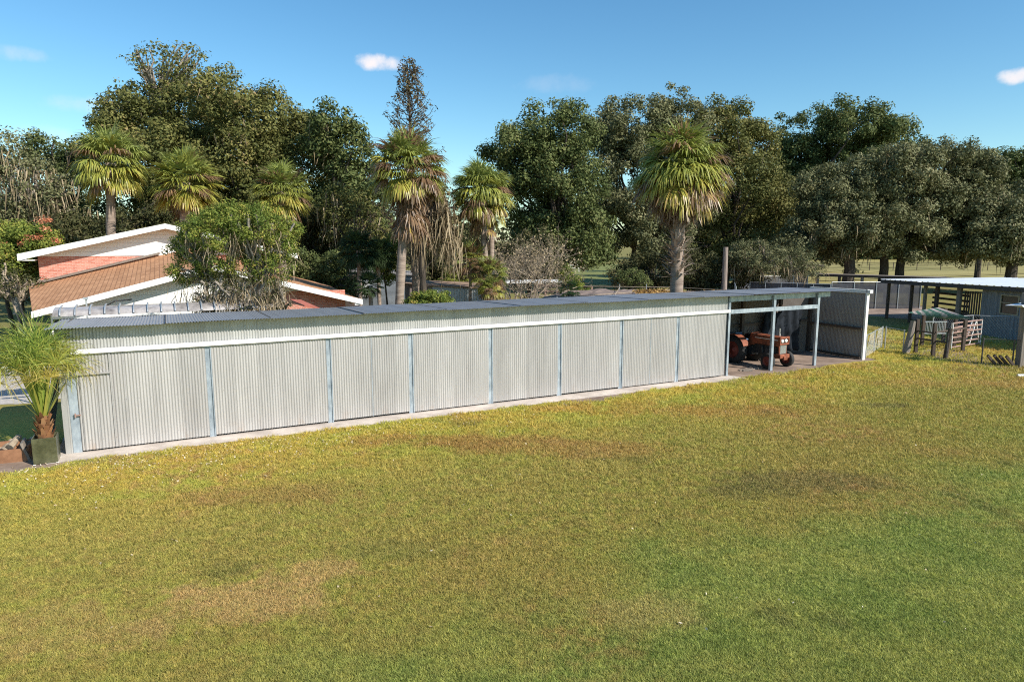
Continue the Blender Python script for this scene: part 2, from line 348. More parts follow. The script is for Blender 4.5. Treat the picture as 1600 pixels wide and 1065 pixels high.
sheet('bare_dirt', [(2, 40), (12, 40), (30, 62), (40, 75), (26, 80), (10, 70), (-5, 55), (-8, 42)], .004, M['dirt'], .3)
q = simple('pasture grass', (.25, .23, .06), .3, .04, .95, c2=(.38, .31, .11)); M['pasture'] = q
sheet('pasture', [(24, 84), (60, 78), (260, 84), (420, 196), (40, 196)], .010, M['pasture'], .4)
sheet('far_lawn', [G(870, 446), G(1010, 446), G(1020, 412), G(880, 414)], .012, simple('far lawn grass', (.17, .185, .05), .25, .3, .9), .3)

# ------------------------------------------------------------------ vegetation tools
def leaves(centres, radii, per, size, rng, flat=.8, aspect=.55, up=.35, power=.45, cvar=.45):
    centres = np.asarray(centres, float); nC = len(centres); per = np.asarray(per if hasattr(per, '__len__') else [per] * nC, int)
    idx = np.repeat(np.arange(nC), per); n = len(idx)
    d = rng.normal(size=(n, 3)); d /= np.linalg.norm(d, axis=1)[:, None]
    r = (rng.random(n) ** power)[:, None] * np.asarray(radii)[idx][:, None]
    p = centres[idx] + d * r * np.array([1, 1, flat])
    nr = d * 1.1 + rng.normal(size=(n, 3)) * .5 + np.array([0, 0, up]); nr /= np.linalg.norm(nr, axis=1)[:, None]
    t = np.cross(nr, rng.normal(size=(n, 3))); t /= np.linalg.norm(t, axis=1)[:, None]; b = np.cross(nr, t)
    s = (size * (.6 + .8 * rng.random(n)))[:, None]
    V = np.empty((n, 4, 3)); V[:, 0] = p - t * s; V[:, 1] = p - b * s * aspect; V[:, 2] = p + t * s; V[:, 3] = p + b * s * aspect
    cv = rng.random(nC)
    at = np.clip(cvar * cv[idx] + (1 - cvar) * rng.random(n), 0, 1)
    return V.reshape(-1, 3), np.arange(n * 4).reshape(n, 4), at
def moss_strands(points, L, w, rng, per=7, spread=.25):
    P = np.repeat(np.asarray(points, float), per, axis=0); n = len(P)
    P = P + rng.normal(size=(n, 3)) * np.array([spread, spread, .15]); ln = L * (.35 + .9 * rng.random(n)); a = rng.random(n) * math.pi
    dx = np.stack([np.cos(a), np.sin(a), 0 * a], 1); sw = rng.normal(size=(n, 3)) * .06; sw[:, 2] = 0
    K = 4; V = np.empty((n, K + 1, 2, 3)); off = np.zeros((n, 3))
    for k in range(K + 1):
        wk = w * (1.0, 1.2, .9, .5, .12)[k] * (.7 + .6 * rng.random(n)); c = P + off - np.outer(ln * k / K, [0, 0, 1])
        V[:, k, 0] = c - dx * wk[:, None]; V[:, k, 1] = c + dx * wk[:, None]; off = off + sw + rng.normal(size=(n, 3)) * [.03, .03, 0]
    base = (np.arange(n) * (K + 1) * 2)[:, None]; F = []
    for k in range(K): F.append(base + np.array([[2 * k, 2 * k + 1, 2 * k + 3, 2 * k + 2]]))
    return V.reshape(-1, 3), np.concatenate(F), np.tile(rng.random(n), K)
def limb(mb, a, b, r0, r1, rng, sag=.0, k=6, seg=5, wob=.06):
    a = Vector(a); b = Vector(b); L = (b - a).length; pts = []
    for i in range(seg + 1):
        t = i / seg; p = a.lerp(b, t); p.z += math.sin(math.pi * t) * sag * L
        if 0 < i < seg: p += Vector(rng.normal(size=3)) * wob * L * .5
        pts.append(p)
    mb.tube(pts, [r0 + (r1 - r0) * (i / seg) ** .8 for i in range(seg + 1)], k, False); return pts
def lobes_world(lobes, Y, rng, deep=1.0):
    out = []
    for lb in lobes:
        u, v, ru, rv = lb[:4]; dY = lb[4] if len(lb) > 4 else rng.uniform(-1, 1) * ru / FPX * Y * .5
        y = Y + dY; c = A(u, v, y); out.append((np.array(c), np.array([ru / FPX * y, ru / FPX * y * deep, rv / FPX * y]), lb[5] if len(lb) > 5 else 1.0))
    return out
def tree(name, label, cat, Y, lobes, trunks, mat, seed, csize=1.3, leaf=.2, dens=1.0, bark='bark', moss=0, mossL=1.6, group=None, tr=.45, limbs=16, deep=1.0, branches=True, mossy_low=True, crown='crown'):
    rng = np.random.default_rng(seed); L = lobes_world(lobes, Y, rng, deep)
    b0 = Vector(trunks[0] if not isinstance(trunks[0], (int, float)) else A(trunks[0], 500, Y)); b0.z = 0
    root = empty(name, b0, 0, label, cat, group); off = np.array(b0); C = []; Rr = []; Dn = []
    for c, r, dn in L:
        area = 4 * math.pi * ((r[0] * r[1]) ** 1.6 / 3 + (r[0] * r[2]) ** 1.6 / 3 + (r[1] * r[2]) ** 1.6 / 3) ** (1 / 1.6)
        n = max(4, int(area / (csize ** 2 * 1.5))); d = rng.normal(size=(n, 3)); d /= np.linalg.norm(d, axis=1)[:, None]
        q = .60 + .46 * rng.random((n, 1)) + np.where(rng.random((n, 1)) < .10, .16, 0); P = c + d * r * q
        for p in P:
            if p[2] > .6: C.append(p - off); Rr.append(csize * rng.uniform(.4, 1.2)); Dn.append(dn)
    C = np.array(C); Rr = np.array(Rr); Dn = np.array(Dn)
    leaf = leaf * .74; dens = dens * .78
    per = np.maximum(6, (dens * Dn * 5.2 * Rr ** 2 / (leaf ** 2)).astype(int))
    V, F, at = leaves(C, Rr, per, leaf, rng); npmesh(crown, V, F, mat, root, at)
    mb = MB(); fork = None; heads = []
    zmin = min(c[2] - r[2] for c, r, _ in L)
    for i, tk in enumerate(trunks[1:] if not isinstance(trunks[0], (int, float)) else trunks):
        if isinstance(tk, (int, float)): tb = A(tk, 500, Y); tb.z = 0; tb = tb - b0
        else: tb = Vector(tk) - b0; tb.z = 0
        top = Vector((tb.x + rng.uniform(-.4, .4), tb.y + rng.uniform(-.3, .3), max(1.6, zmin + (L[0][1][2]) * .5)))
        mb.tube([tb + Vector((0, 0, -.1)), tb + Vector((0, 0, .4)), tb.lerp(top, .5) + Vector((rng.normal() * .12, 0, 0)), top], [tr * 1.35, tr * 1.05, tr * .9, tr * .8], 10, False); heads.append(top)
    sel = rng.choice(len(C), min(limbs, len(C)), replace=False)
    for i in sel:
        p = Vector(C[i]); h = min(heads, key=lambda q: (q - p).length)
        pts = limb(mb, h - Vector((0, 0, .3)), p, tr * .5, .05, rng, .10)
        for _ in range(3):
            j = rng.integers(len(C))
            near = np.argsort(((C - np.array(pts[3])) ** 2).sum(1))[:6]; limb(mb, pts[3], C[near[rng.integers(6)]], tr * .16, .02, rng, .03, 4, 3)
    mb.build('trunk', M[bark], root)
    if moss:
        k = rng.choice(len(C), min(moss, len(C)), replace=False); Vm, Fm, am = moss_strands(C[k] - np.array([0, 0, .4]), mossL, leaf * .28, rng, 9, csize * .4)
        npmesh('moss', Vm, Fm, M['moss'], root, am)
    return root

def fan_leaf(out, att, base, direc, pet, rad, nseg, width, droop, val, rng, spread=2.1, k=3):
    """one costapalmate leaf: petiole then a fan of drooping strips"""
    d = direc / np.linalg.norm(direc); up = np.array([0, 0, 1.0]); side = np.cross(d, up); nl = np.linalg.norm(side)
    side = side / nl if nl > .05 else np.array([1.0, 0, 0]); nrm = np.cross(side, d)
    tip = base + d * pet + np.array([0, 0, -pet * .15]); w = .03 * max(1, rad)
    out.append([base - side * w, base + side * w, tip + side * w * .5, tip - side * w * .5]); att.append(val * .7 + .2)
    for j in range(nseg):
        t = (j / (nseg - 1) - .5) * 2; a = t * spread / 2 * 1.25 + rng.normal() * .05; dd = d * math.cos(a) + side * math.sin(a) + nrm * (.10 * abs(t) + rng.normal() * .07)
        dd /= np.linalg.norm(dd); L = rad * (1 - .28 * abs(t)) * rng.uniform(.85, 1.1); sv = np.cross(dd, nrm); sv /= np.linalg.norm(sv)
        sv = sv * .75 + nrm * rng.uniform(-.5, .5); p = tip.copy(); dr = 0; cur = dd.copy()
        ww = [width, width * 1.15, width * .7, width * .1, .0][:k + 1] if k <= 3 else [width, width * 1.1, width * .95, width * .6, width * .08]
        for i in range(k):
            cur = cur + np.array([0, 0, -droop * (i + .4) / k * rng.uniform(.7, 1.3)]); cur /= np.linalg.norm(cur); q_ = p + cur * L / k
            out.append([p - sv * ww[i], p + sv * ww[i], q_ + sv * ww[i + 1], q_ - sv * ww[i + 1]]); att.append(np.clip(val + rng.normal() * .07 - (.10 * i / k), 0, 1)); p = q_
def palm(name, label, crown_uv, Y, crad, base_x, trunk_w, seed, nleaf=44, skirt=0, boots=0, mat='palmleaf', group='tall cabbage palms behind the long shed', stub=0, dead=.12, extra=None, yellow=0.0, sk=.9):
    rng = np.random.default_rng(seed); c = np.array(A(crown_uv[0], crown_uv[1], Y)); b0 = A(base_x, 500, Y); b0.z = 0
    root = empty(name, b0, 0, label, 'palm tree', group); c = c - np.array(b0); out = []; att = []
    nleaf = int(nleaf * 1.9); dro = rng.uniform(.75, 1.45); bias = rng.uniform(-.18, .18, 2)
    for i in range(nleaf):
        if rng.random() < .10: continue
        f = (i + .5) / nleaf; el = math.radians(84 - 132 * f ** .95 + rng.normal() * 8); az = i * 2.39996 + rng.normal() * .2
        d = np.array([math.cos(el) * math.cos(az) + bias[0], math.cos(el) * math.sin(az) + bias[1], math.sin(el)]); d /= np.linalg.norm(d)
        val = .95 - .40 * f + rng.normal() * .06 - yellow * f
        if rng.random() < dead * (0.4 + f): val = rng.uniform(.02, .2)
        fan_leaf(out, att, c.copy() + d * .12, d, crad * rng.uniform(.34, .52), crad * .56, 30, crad * .021, (.55 + .35 * f) * dro * rng.uniform(.7, 1.35), val, rng)
    npmesh('crown', np.array(out).reshape(-1, 3), np.arange(len(out) * 4).reshape(-1, 4), M[mat], root, att)
    if skirt:
        out = []; att = []
        for i in range(skirt):
            az = i * 2.4; el = math.radians(rng.uniform(-82, -35)); d = np.array([math.cos(el) * math.cos(az), math.cos(el) * math.sin(az), math.sin(el)])
            z0 = -rng.uniform(0, crad * sk); fan_leaf(out, att, c + np.array([0, 0, z0]), d, crad * .32, crad * .5, 18, crad * .022, .9, rng.uniform(.0, .22), rng)
        npmesh('dead_skirt', np.array(out).reshape(-1, 3), np.arange(len(out) * 4).reshape(-1, 4), M[mat], root, att)
    mb = MB(); lean = Vector((c[0], c[1], 0)); pts = []; n = 9; H = c[2]
    for i in range(n + 1):
        t = i / n; pts.append(Vector((lean.x * t ** 1.4, lean.y * t ** 1.4, H * t)))
    mb.tube(pts, [trunk_w * (.62 if 0 < i < n else .72) * rng.uniform(.93, 1.07) / 1.15 for i in range(n + 1)], 12, True); mb.build('trunk', M['palmtrunk'], root, True)
    if boots:
        out = []; att = []
        for i in range(boots):
            t = rng.uniform(.05, .95); z = H * (1 - .62 * t) if stub else H * t; az = i * 2.4; xy = np.array([lean.x * (z / H) ** 1.4, lean.y * (z / H) ** 1.4, z])
            d = np.array([math.cos(az), math.sin(az), .9]); d /= np.linalg.norm(d); sd_ = np.array([-math.sin(az), math.cos(az), 0]); r = trunk_w * .5; L = trunk_w * rng.uniform(.7, 1.25)
            if stub and rng.random() < .35: d = np.array([math.cos(az), math.sin(az), rng.uniform(-.2, .5)]); L = rng.uniform(.6, 1.1)
            b_ = xy + np.array([math.cos(az), math.sin(az), 0]) * r * .8; w = .07
            out.append([b_ - sd_ * w * 1.3, b_ + sd_ * w * 1.3, b_ + d * L + sd_ * w * .4, b_ + d * L - sd_ * w * .4]); att.append(rng.uniform(.4, 1))
        npmesh('leaf_stubs', np.array(out).reshape(-1, 3), np.arange(len(out) * 4).reshape(-1, 4), simple_boot, root, att)
    return root
simple_boot = leafmat('pale dry leaf bases', [(0, (.20, .13, .09)), (.5, (.33, .25, .19)), (1, (.46, .38, .31))], 0, .85)

# ------------------------------------------------------------------ long metal shed
def corr_wall(name, x0, x1, z0, z1, y, mat, parent, axis='x', pitch=.076, amp=.011, seed=0, dents=0):
    rng = np.random.default_rng(seed); n = max(2, int((x1 - x0) / pitch * 6)); xs = np.linspace(x0, x1, n + 1)
    zs = np.linspace(z0, z1, 9 if dents else 2); X, Z = np.meshgrid(xs, zs, indexing='ij')
    Y = y + amp * np.sin(X / pitch * 2 * math.pi)
    if dents:
        for _ in range(dents):
            cx, cz, r = rng.uniform(x0 + .3, x1 - .3), rng.uniform(z0, z0 + .7), rng.uniform(.12, .3)
            Y += rng.uniform(.008, .022) * np.exp(-((X - cx) / r) ** 2 - ((Z - cz) / (r * 2.2)) ** 2) * rng.choice([-1, 1])
        Y += .004 * np.sin(X * 1.7 + seed) * np.sin(Z * 1.3)
    V = np.stack([X, Y, Z] if axis == 'x' else [Y, X, Z], -1).reshape(-1, 3); m = len(zs)
    i = np.arange(n)[:, None] * m + np.arange(m - 1)[None, :]; i = i.ravel()
    return npmesh(name, V, np.stack([i, i + m, i + m + 1, i + 1], 1), mat, parent, smooth=True)
shed = empty('metal_shed', SO, SA, 'long low corrugated metal shed with eight sliding doors and an open tractor bay', 'shed')
posts = [3.45, 6.81, 9.42, 12.26, 15.0, 17.7, 20.41]
edges = [.26] + posts + [23.05]
corr_wall('siding', -.02, 23.05, 2.66, 3.335, .015, M['corr_band'], shed)
for i in range(8):
    a = edges[i] + (.0 if i == 0 else .09); b = edges[i + 1] - (.07 if i < 7 else .12)
    d = corr_wall('door', a, b, .055 + .012 * (i % 3), 2.67, -.045, M['corr'], shed, seed=i, dents=3)
    if i == 0:
        pd = corr_wall('hatch', .32, 1.02, .06, 2.1, -.068, M['corr'], d, seed=20, dents=1)
        MB().box((.2, -.14, 2.10), (1.06, -.066, 2.135)).build('flashing', M['corr'], d)
        MB().box((.16, -.11, 1.02), (.30, -.085, 1.05)).box((.16, -.12, .98), (.19, -.08, 1.09)).build('latch', M['rust'], d)
        MB().box((1.03, -.072, .06), (1.07, -.058, 2.64)).build('seam_strip', M['corr'], d)
    elif i in (2, 6): MB().box(((a + b) / 2, -.062, .07), ((a + b) / 2 + .018, -.057, 2.64)).build('seam_strip', M['steelblue'], d)
for s in posts:
    p = MB().box((s - .085, -.02, .0), (s + .06, .01, 2.66)).box((s + .061, -.050, .0), (s + .088, .01, 2.66)).build('post', M['steelblue'], shed)
MB().box((.05, -.03, 0), (.25, .01, 2.66)).build('post', M['steelblue'], shed)
MB().box((-.12, -.045, 0), (.045, .02, 3.33)).box((-.125, .021, 0), (-.06, .16, 3.33)).build('corner_trim', M['corr_band'], shed)
t = MB()
for k in range(9):
    a = .2 + k * 2.54; t.box((a, -.13 - .004 * (k % 2), 2.655 + .003 * (k % 3)), (min(a + 2.56, 23.07), -.052, 2.775 + .004 * (k % 2)))
t.build('door_track_cover', M['whitemetal'], shed, bevel=.006)
for s in (23.06, 25.67, 28.39):
    MB().box((s - .0 if s < 23.1 else s - .065, -.045, 0), (s + .10 if s < 23.1 else s + .065, .06, 3.27)).build('post', M['steelblue'], shed)
MB().box((31.60, -.06, 0), (31.77, .03, 3.32)).build('post', M['whitemetal'], shed)
MB().box((23.18, -.055, 2.60), (28.33, -.005, 2.77)).build('header_beam', M['steelblue'], shed)
MB().box((23.18, .075, 3.08), (29.25, .11, 3.30)).build('eave_beam', M['steelblue'], shed)
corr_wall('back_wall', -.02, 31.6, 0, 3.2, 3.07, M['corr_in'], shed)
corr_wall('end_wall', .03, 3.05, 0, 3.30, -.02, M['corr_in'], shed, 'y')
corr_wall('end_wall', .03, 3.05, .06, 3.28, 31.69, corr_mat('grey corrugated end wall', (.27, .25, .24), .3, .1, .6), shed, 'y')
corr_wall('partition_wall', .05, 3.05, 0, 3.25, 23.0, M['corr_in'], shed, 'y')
MB().box((31.5, .05, 1.42), (31.66, 3.03, 1.52)).box((31.5, .05, .04), (31.66, 3.03, .15)).box((31.46, 2.9, 0), (31.62, 3.04, 3.2)).build('girt', M['darkwood'], shed)
MB().box((23.2, 2.93, 1.55), (31.4, 3.03, 1.66)).box((23.2, 2.93, 2.95), (31.4, 3.03, 3.1)).build('girt', M['darkwood'], shed)
for s in (24.4, 26.7, 29.2): MB().box((s, 2.78, 0), (s + .15, 2.92, 3.18)).build('back_post', M['darkwood'], shed)
MB().slab([(31.60, -.2, 3.31), (31.80, -.2, 3.31), (31.80, 3.15, 3.26), (31.60, 3.15, 3.26)], .16).build('rake_trim', M['whitemetal'], shed)
# roof sheets, corrugated front to back
V = []; F = []; base = 0; k = 0; x = -.30
while x < 29.9:
    x1 = min(x + 2.7, 29.9); n = int((x1 - x) / .076 * 6); xs = np.linspace(x, x1 + .03, n + 1); z = .011 * np.sin(xs / .076 * 2 * math.pi) + (.012 if k % 2 else 0)
    ys = np.array([-.42, 1.3, 3.18]); zr = np.array([3.375, 3.32, 3.262])
    X, Y = np.meshgrid(xs, ys, indexing='ij'); Z = zr[None, :] + z[:, None] + .004 * np.sin(xs * 2.1)[:, None]
    V.append(np.stack([X, Y, Z], -1).reshape(-1, 3)); i = (np.arange(n)[:, None] * 3 + np.arange(2)[None, :]).ravel() + base
    F.append(np.stack([i, i + 3, i + 4, i + 1], 1)); base += (n + 1) * 3; x = x1; k += 1
npmesh('roof', np.concatenate(V), np.concatenate(F), M['roofmetal'], shed, smooth=True)
t = MB()
for k in range(1, 11): t.slab([(-.30 + k * 2.7 + .03, -.415, 3.405), (-.30 + k * 2.7 + .06, -.415, 3.405), (-.30 + k * 2.7 + .06, 3.17, 3.292), (-.30 + k * 2.7 + .03, 3.17, 3.292)], .008)
t.build('lap_seam', M['darksteel'], shed)
# loose sheet leaning at the near end
t = MB().slab([(-.75, .35, 0), (-.60, 1.6, 0), (-.22, 1.6, 2.1), (-.24, .25, 2.15)], .02).build('leaning_sheet', M['steelblue']); t.location = SO; t.rotation_euler = (0, 0, SA)
tag(t, 'bluish metal sheet leaning against the near end of the shed behind the potted palm', 'metal sheet')

# ------------------------------------------------------------------ tractor
def local(name, p, ang, label, cat, group=None): return empty(name, p, ang, label, cat, group)
fw = Vector((.5, -.87)); tr = local('tractor', Vector((10.83, 31.42, .006)), math.atan2(fw.y, fw.x), 'old orange farm tractor with red front wheel hubs parked in the open shed bay', 'tractor')
def wheel(parent, x, y, r, w, side, rim):
    wl = MB().lathe([(r * .62, -w / 2), (r * .9, -w / 2), (r, -w * .34), (r, w * .34), (r * .9, w / 2), (r * .62, w / 2)], (x, y, r), 'y', 32)
    if r > .5:
        for k in range(22):
            t = 2 * math.pi * k / 22
            for sg in (-1, 1):
                c = Vector((x + (r + .012) * math.cos(t + sg * .05), y + sg * w * .22, r + (r + .012) * math.sin(t + sg * .05)))
                wl.box((c.x - .035, c.y - w * .22, c.z - .018), (c.x + .035, c.y + w * .22, c.z + .018), (0, -t, sg * .5))
    o = wl.build('wheel', M['rubber'], parent, True)
    MB().lathe([(r * .63, -w * .4), (r * .60, w * .05 * side), (r * .45, w * .12 * side), (r * .16, w * .28 * side), (r * .12, w * .42 * side), (.0, w * .44 * side)], (x, y, r), 'y', 24).build('rim', rim, o, True)
for sd_ in (-1, 1):
    wheel(tr, 0, sd_ * .66, .62, .33, sd_, M['redrim']); wheel(tr, 1.86, sd_ * .63, .345, .19, sd_, M['redrim'])
t = MB(); prof = [(-.27, .98), (-.27, 1.30), (-.21, 1.385), (-.1, 1.41), (.1, 1.41), (.21, 1.385), (.27, 1.30), (.27, .98)]
t.prism(prof, .72, 2.12, 'x'); t.build('hood', M['orange'], tr, bevel=.012)
MB().box((.8, -.276, 1.24), (2.05, -.271, 1.27)).box((.8, .271, 1.24), (2.05, .276, 1.27)).build('side_stripe', M['whitemetal'], tr)
g_ = MB().box((2.12, -.30, 1.06), (2.20, .30, 1.13)).box((2.12, -.30, 1.33), (2.20, .30, 1.42)).box((2.12, -.30, 1.131), (2.20, -.24, 1.329)).box((2.12, .24, 1.131), (2.20, .30, 1.329)).build('grille_frame', M['orange'], tr, bevel=.012)
MB().box((2.10, -.24, 1.13), (2.14, .24, 1.33)).build('grille_panel', M['engine'], g_)
for y in (-.12, .12): MB().lathe([(0, .03), (.07, .03), (.085, 0), (.085, -.05)], (2.16, y, 1.23), 'x', 20).build('headlight', M['glass_lamp'], g_, True)
t = MB().box((2.08, -.20, .66), (2.13, .20, 1.055))
for k in range(9): t.box((2.13, -.19 + k * .045, .67), (2.145, -.175 + k * .045, 1.05))
t.build('radiator', M['radiator'], tr)
MB().box((2.05, -.24, .66), (2.12, -.201, 1.055)).build('radiator_side', M['orange'], tr); MB().box((2.05, .201, .66), (2.12, .24, 1.055)).build('radiator_side', M['orange'], tr)
MB().box((1.75, -.31, .47), (2.24, .31, .645)).box((2.24, -.12, .40), (2.30, .12, .56)).build('front_weight', M['orange'], tr, bevel=.02)
t = MB().box((.6, -.17, .52), (1.9, .17, .95)).box((-.35, -.2, .42), (.62, .2, .86)).tube([(1.86, -.56, .36), (1.86, -.2, .46), (1.86, .2, .46), (1.86, .56, .36)], .055, 8)
t.tube([(0, -.6, .62), (0, .6, .62)], .11, 12).tube([(1.2, -.2, .6), (1.2, -.26, .9)], .06, 8).box((1.35, -.24, .62), (1.6, -.17, .85)).box((.9, .17, .6), (1.15, .26, .9))
t.tube([(.9, -.28, .5), (1.8, -.5, .36)], .02, 6).build('engine', M['engine'], tr, bevel=.01)
MB().box((.52, -.26, .90), (.72, .26, 1.42)).box((.40, -.2, .80), (.53, .2, 1.22)).build('dashboard', M['orange'], tr, bevel=.02)
t = MB().tube([(.55, 0, 1.30), (.30, 0, 1.50)], .022, 8); sw = [(.30 + .2 * math.cos(a) * .5, .2 * math.sin(a), 1.50 + .2 * math.cos(a) * .85) for a in np.linspace(0, 2 * math.pi, 17)]
t.tube(sw, .016, 6, False).tube([sw[0], sw[8]], .01, 5).tube([sw[4], sw[12]], .01, 5).build('steering_wheel', M['engine'], tr)
MB().box((-.38, -.22, .98), (.02, .22, 1.06)).box((-.45, -.22, 1.02), (-.36, .22, 1.32), (0, -.15, 0)).build('seat', M['blue'], tr, bevel=.03)
MB().box((-.25, -.05, .84), (-.1, .05, .98)).build('seat_post', M['engine'], tr)
for sd_ in (-1, 1):
    pts = [(math.cos(a) * .70, .62 + math.sin(a) * .70) for a in np.linspace(.35, 2.6, 12)]; t = MB()
    for (p, q_) in zip(pts[:-1], pts[1:]): t.slab([(p[0], sd_ * .46, p[1]), (q_[0], sd_ * .46, q_[1]), (q_[0], sd_ * .84, q_[1]), (p[0], sd_ * .84, p[1])], .012 * sd_)
    t.build('fender', M['orange'], tr)
MB().tube([(1.82, .10, 1.40), (1.82, .10, 1.74)], .028, 10).box((1.79, .07, 1.40), (1.85, .13, 1.50)).build('exhaust_pipe', M['radiator'], tr)
MB().tube([(-.4, -.3, .5), (-.95, -.38, .38)], .03, 6).tube([(-.4, .3, .5), (-.95, .38, .38)], .03, 6).tube([(-.4, 0, .9), (-.9, 0, .75)], .025, 6).build('hitch_arms', M['engine'], tr)

# black sheeting hung in the bay
rng = np.random.default_rng(5); n, m = 30, 16; V = []; F = []
for i in range(n):
    for j in range(m):
        s_ = 28.05 + 2.45 * i / (n - 1) - .08 * (1 - j / (m - 1)); z = 2.25 - .12 * math.sin(i * .21) - (2.15) * (1 - j / (m - 1))
        V.append((s_, 2.62 + .11 * math.sin(i * 1.1 + j * .25) * (1 - .4 * j / m) + .06 * math.sin(i * .4 + 1) + .03 * rng.normal(), z))
for i in range(n - 1):
    for j in range(m - 1): F.append((i * m + j, (i + 1) * m + j, (i + 1) * m + j + 1, i * m + j + 1))
t = MB().add(V, F).build('plastic_sheet', M['black'], None, True); t.location = SO; t.rotation_euler = (0, 0, SA); sm = t.modifiers.new('thick', 'SOLIDIFY'); sm.thickness = .006
tag(t, 'black plastic sheeting hanging against the back of the open bay beside the tractor', 'plastic sheet')
b_ = empty('plastic_drum', S(24.85, 2.35, .006), 0, 'dark blue plastic drum standing behind the tractor in the bay', 'drum')
MB().lathe([(0, 0), (.27, 0), (.29, .05), (.29, .42), (.30, .44), (.29, .46), (.29, .84), (.26, .9), (0, .9)], (0, 0, 0), 'z', 24).build('body', M['blue'], b_, True)
MB().lathe([(.05, .9), (.05, .94), (0, .94)], (.15, 0, 0), 'z', 12).build('cap', M['whitemetal'], b_, True)
t = MB().box((0, 0, 0), (1.3, .14, .04)).box((.2, .2, 0), (1.5, .33, .035), (0, 0, .2)).box((.1, -.2, 0), (.5, -.08, .05), (0, 0, -.5)).build('scrap_boards', M['greywood']); t.location = S(24.4, .5, .008); t.rotation_euler = (0, 0, SA)
tag(t, 'pale scrap boards lying on the dirt under the tractor', 'scrap boards')
t = MB().box((0, 0, 0), (.8, .1, .1)).build('timber_offcut', M['twig']); t.location = S(28.15, 2.0, .01); t.rotation_euler = (0, 0, SA + .1)
tag(t, 'short pale timber offcut on the bay floor right of the black sheeting', 'timber')

for k, (s_, n_, hh, w_, mt, lb) in enumerate(((24.0, 2.2, 1.25, .5, 'engine', 'dark narrow cabinet in the shaded back of the bay behind the tractor'), (26.2, 2.5, .75, .8, 'darkwood', 'low dark timber workbench at the back of the bay right of the drum'))):
    cb0 = empty('cabinet' if k == 0 else 'workbench', S(s_, n_, .006), SA, lb, 'cabinet' if k == 0 else 'workbench')
    if k == 0:
        MB().box((0, 0, .06), (w_, .4, hh)).box((.02, .02, 0), (.1, .1, .058)).box((w_ - .1, .02, 0), (w_ - .02, .1, .058)).build('body', M[mt], cb0, bevel=.01); MB().box((.03, -.02, .1), (w_ / 2 - .01, -.003, hh - .05)).build('door', M['darksteel'], cb0); MB().box((w_ / 2 + .01, -.02, .1), (w_ - .03, -.003, hh - .05)).build('door', M['darksteel'], cb0)
    else:
        MB().box((0, 0, hh - .05), (w_ * 1.5, .45, hh)).build('top', M[mt], cb0)
        for lx in (.03, w_ * 1.5 - .09):
            for ly in (.03, .36): MB().box((lx, ly, 0), (lx + .06, ly + .06, hh - .051)).build('leg', M[mt], cb0)

# ------------------------------------------------------------------ potted palm and bits at the near end
pc = Vector((-11.90, 16.86, 0)); pa = SA + .0
pl = empty('planter_box', pc, pa, 'square olive-grey metal planter box holding the small palm at the shed corner', 'planter')
t = MB().box((-.26, -.26, .02), (.26, -.235, .67)).box((-.26, .235, .02), (.26, .26, .69)).box((-.26, -.234, .02), (-.235, .234, .68)).box((.235, -.234, .02), (.26, .234, .68)).box((-.234, -.234, .02), (.234, .234, .05))
pm = simple('mottled olive metal', (.085, .09, .045), .25, 3, .25, .5, .7, c2=(.22, .22, .13)); t.build('box', pm, pl, bevel=.004)
MB().box((-.233, -.233, .45), (.233, .233, .57)).build('soil', M['dirt'], pl)
for fx in (-.24, .24):
    for fy in (-.24, .24): MB().box((fx - .03, fy - .03, .0), (fx + .03, fy + .03, .019)).build('foot', M['whitemetal'], pl)
rng = np.random.default_rng(11); pp = empty('potted_palm', pc + Vector((0, 0, .57)), 0, 'small arching palm growing out of the olive metal planter', 'palm tree')
out = []; att = []
for i in range(46):
    f = i / 46; az = i * 2.4; el = math.radians(88 - 25 * f + rng.normal() * 4); d = np.array([math.cos(el) * math.cos(az), math.cos(el) * math.sin(az), math.sin(el)])
    fan_leaf(out, att, np.array([.05 * math.cos(az), .05 * math.sin(az), .55]), d, rng.uniform(1.75, 2.25) * (1 - .22 * f), rng.uniform(1.0, 1.35), 34, .0095, .75 + .5 * f, .80 - .62 * f + rng.normal() * .12, rng, 2.6, 4)
npmesh('crown', np.array(out).reshape(-1, 3), np.arange(len(out) * 4).reshape(-1, 4), M['potpalm'], pp, att)
MB().tube([(0, 0, 0), (0, 0, .35), (0, 0, .62)], [.17, .14, .08], 12).build('trunk', M['boots'], pp)
out = []; att = []
for i in range(46):
    az = i * 2.4; z = .02 + .6 * i / 46; r = .15 - .05 * i / 46; o_ = np.array([math.cos(az) * r, math.sin(az) * r, z]); d = np.array([math.cos(az) * .6, math.sin(az) * .6, 1]); d /= np.linalg.norm(d); s_ = np.array([-math.sin(az), math.cos(az), 0]); L = rng.uniform(.14, .26)
    out.append([o_ - s_ * .06, o_ + s_ * .06, o_ + d * L + s_ * .02, o_ + d * L - s_ * .02]); att.append(rng.random())
npmesh('leaf_stubs', np.array(out).reshape(-1, 3), np.arange(len(out) * 4).reshape(-1, 4), M['boots'], pp, att)
cr = empty('wooden_crate', G(20, 722), .35, 'low weathered wooden crate left of the planter holding pale split logs', 'crate')
MB().box((-.75, -.02, .0), (.35, .02, .34)).box((-.75, .5, 0), (.35, .54, .44)).box((.33, .021, 0), (.37, .5, .40)).box((-.78, .021, 0), (-.74, .5, .4)).build('side_boards', simple('reddish boards', (.22, .10, .05), .3, 3, .8, c2=(.38, .19, .1)), cr)
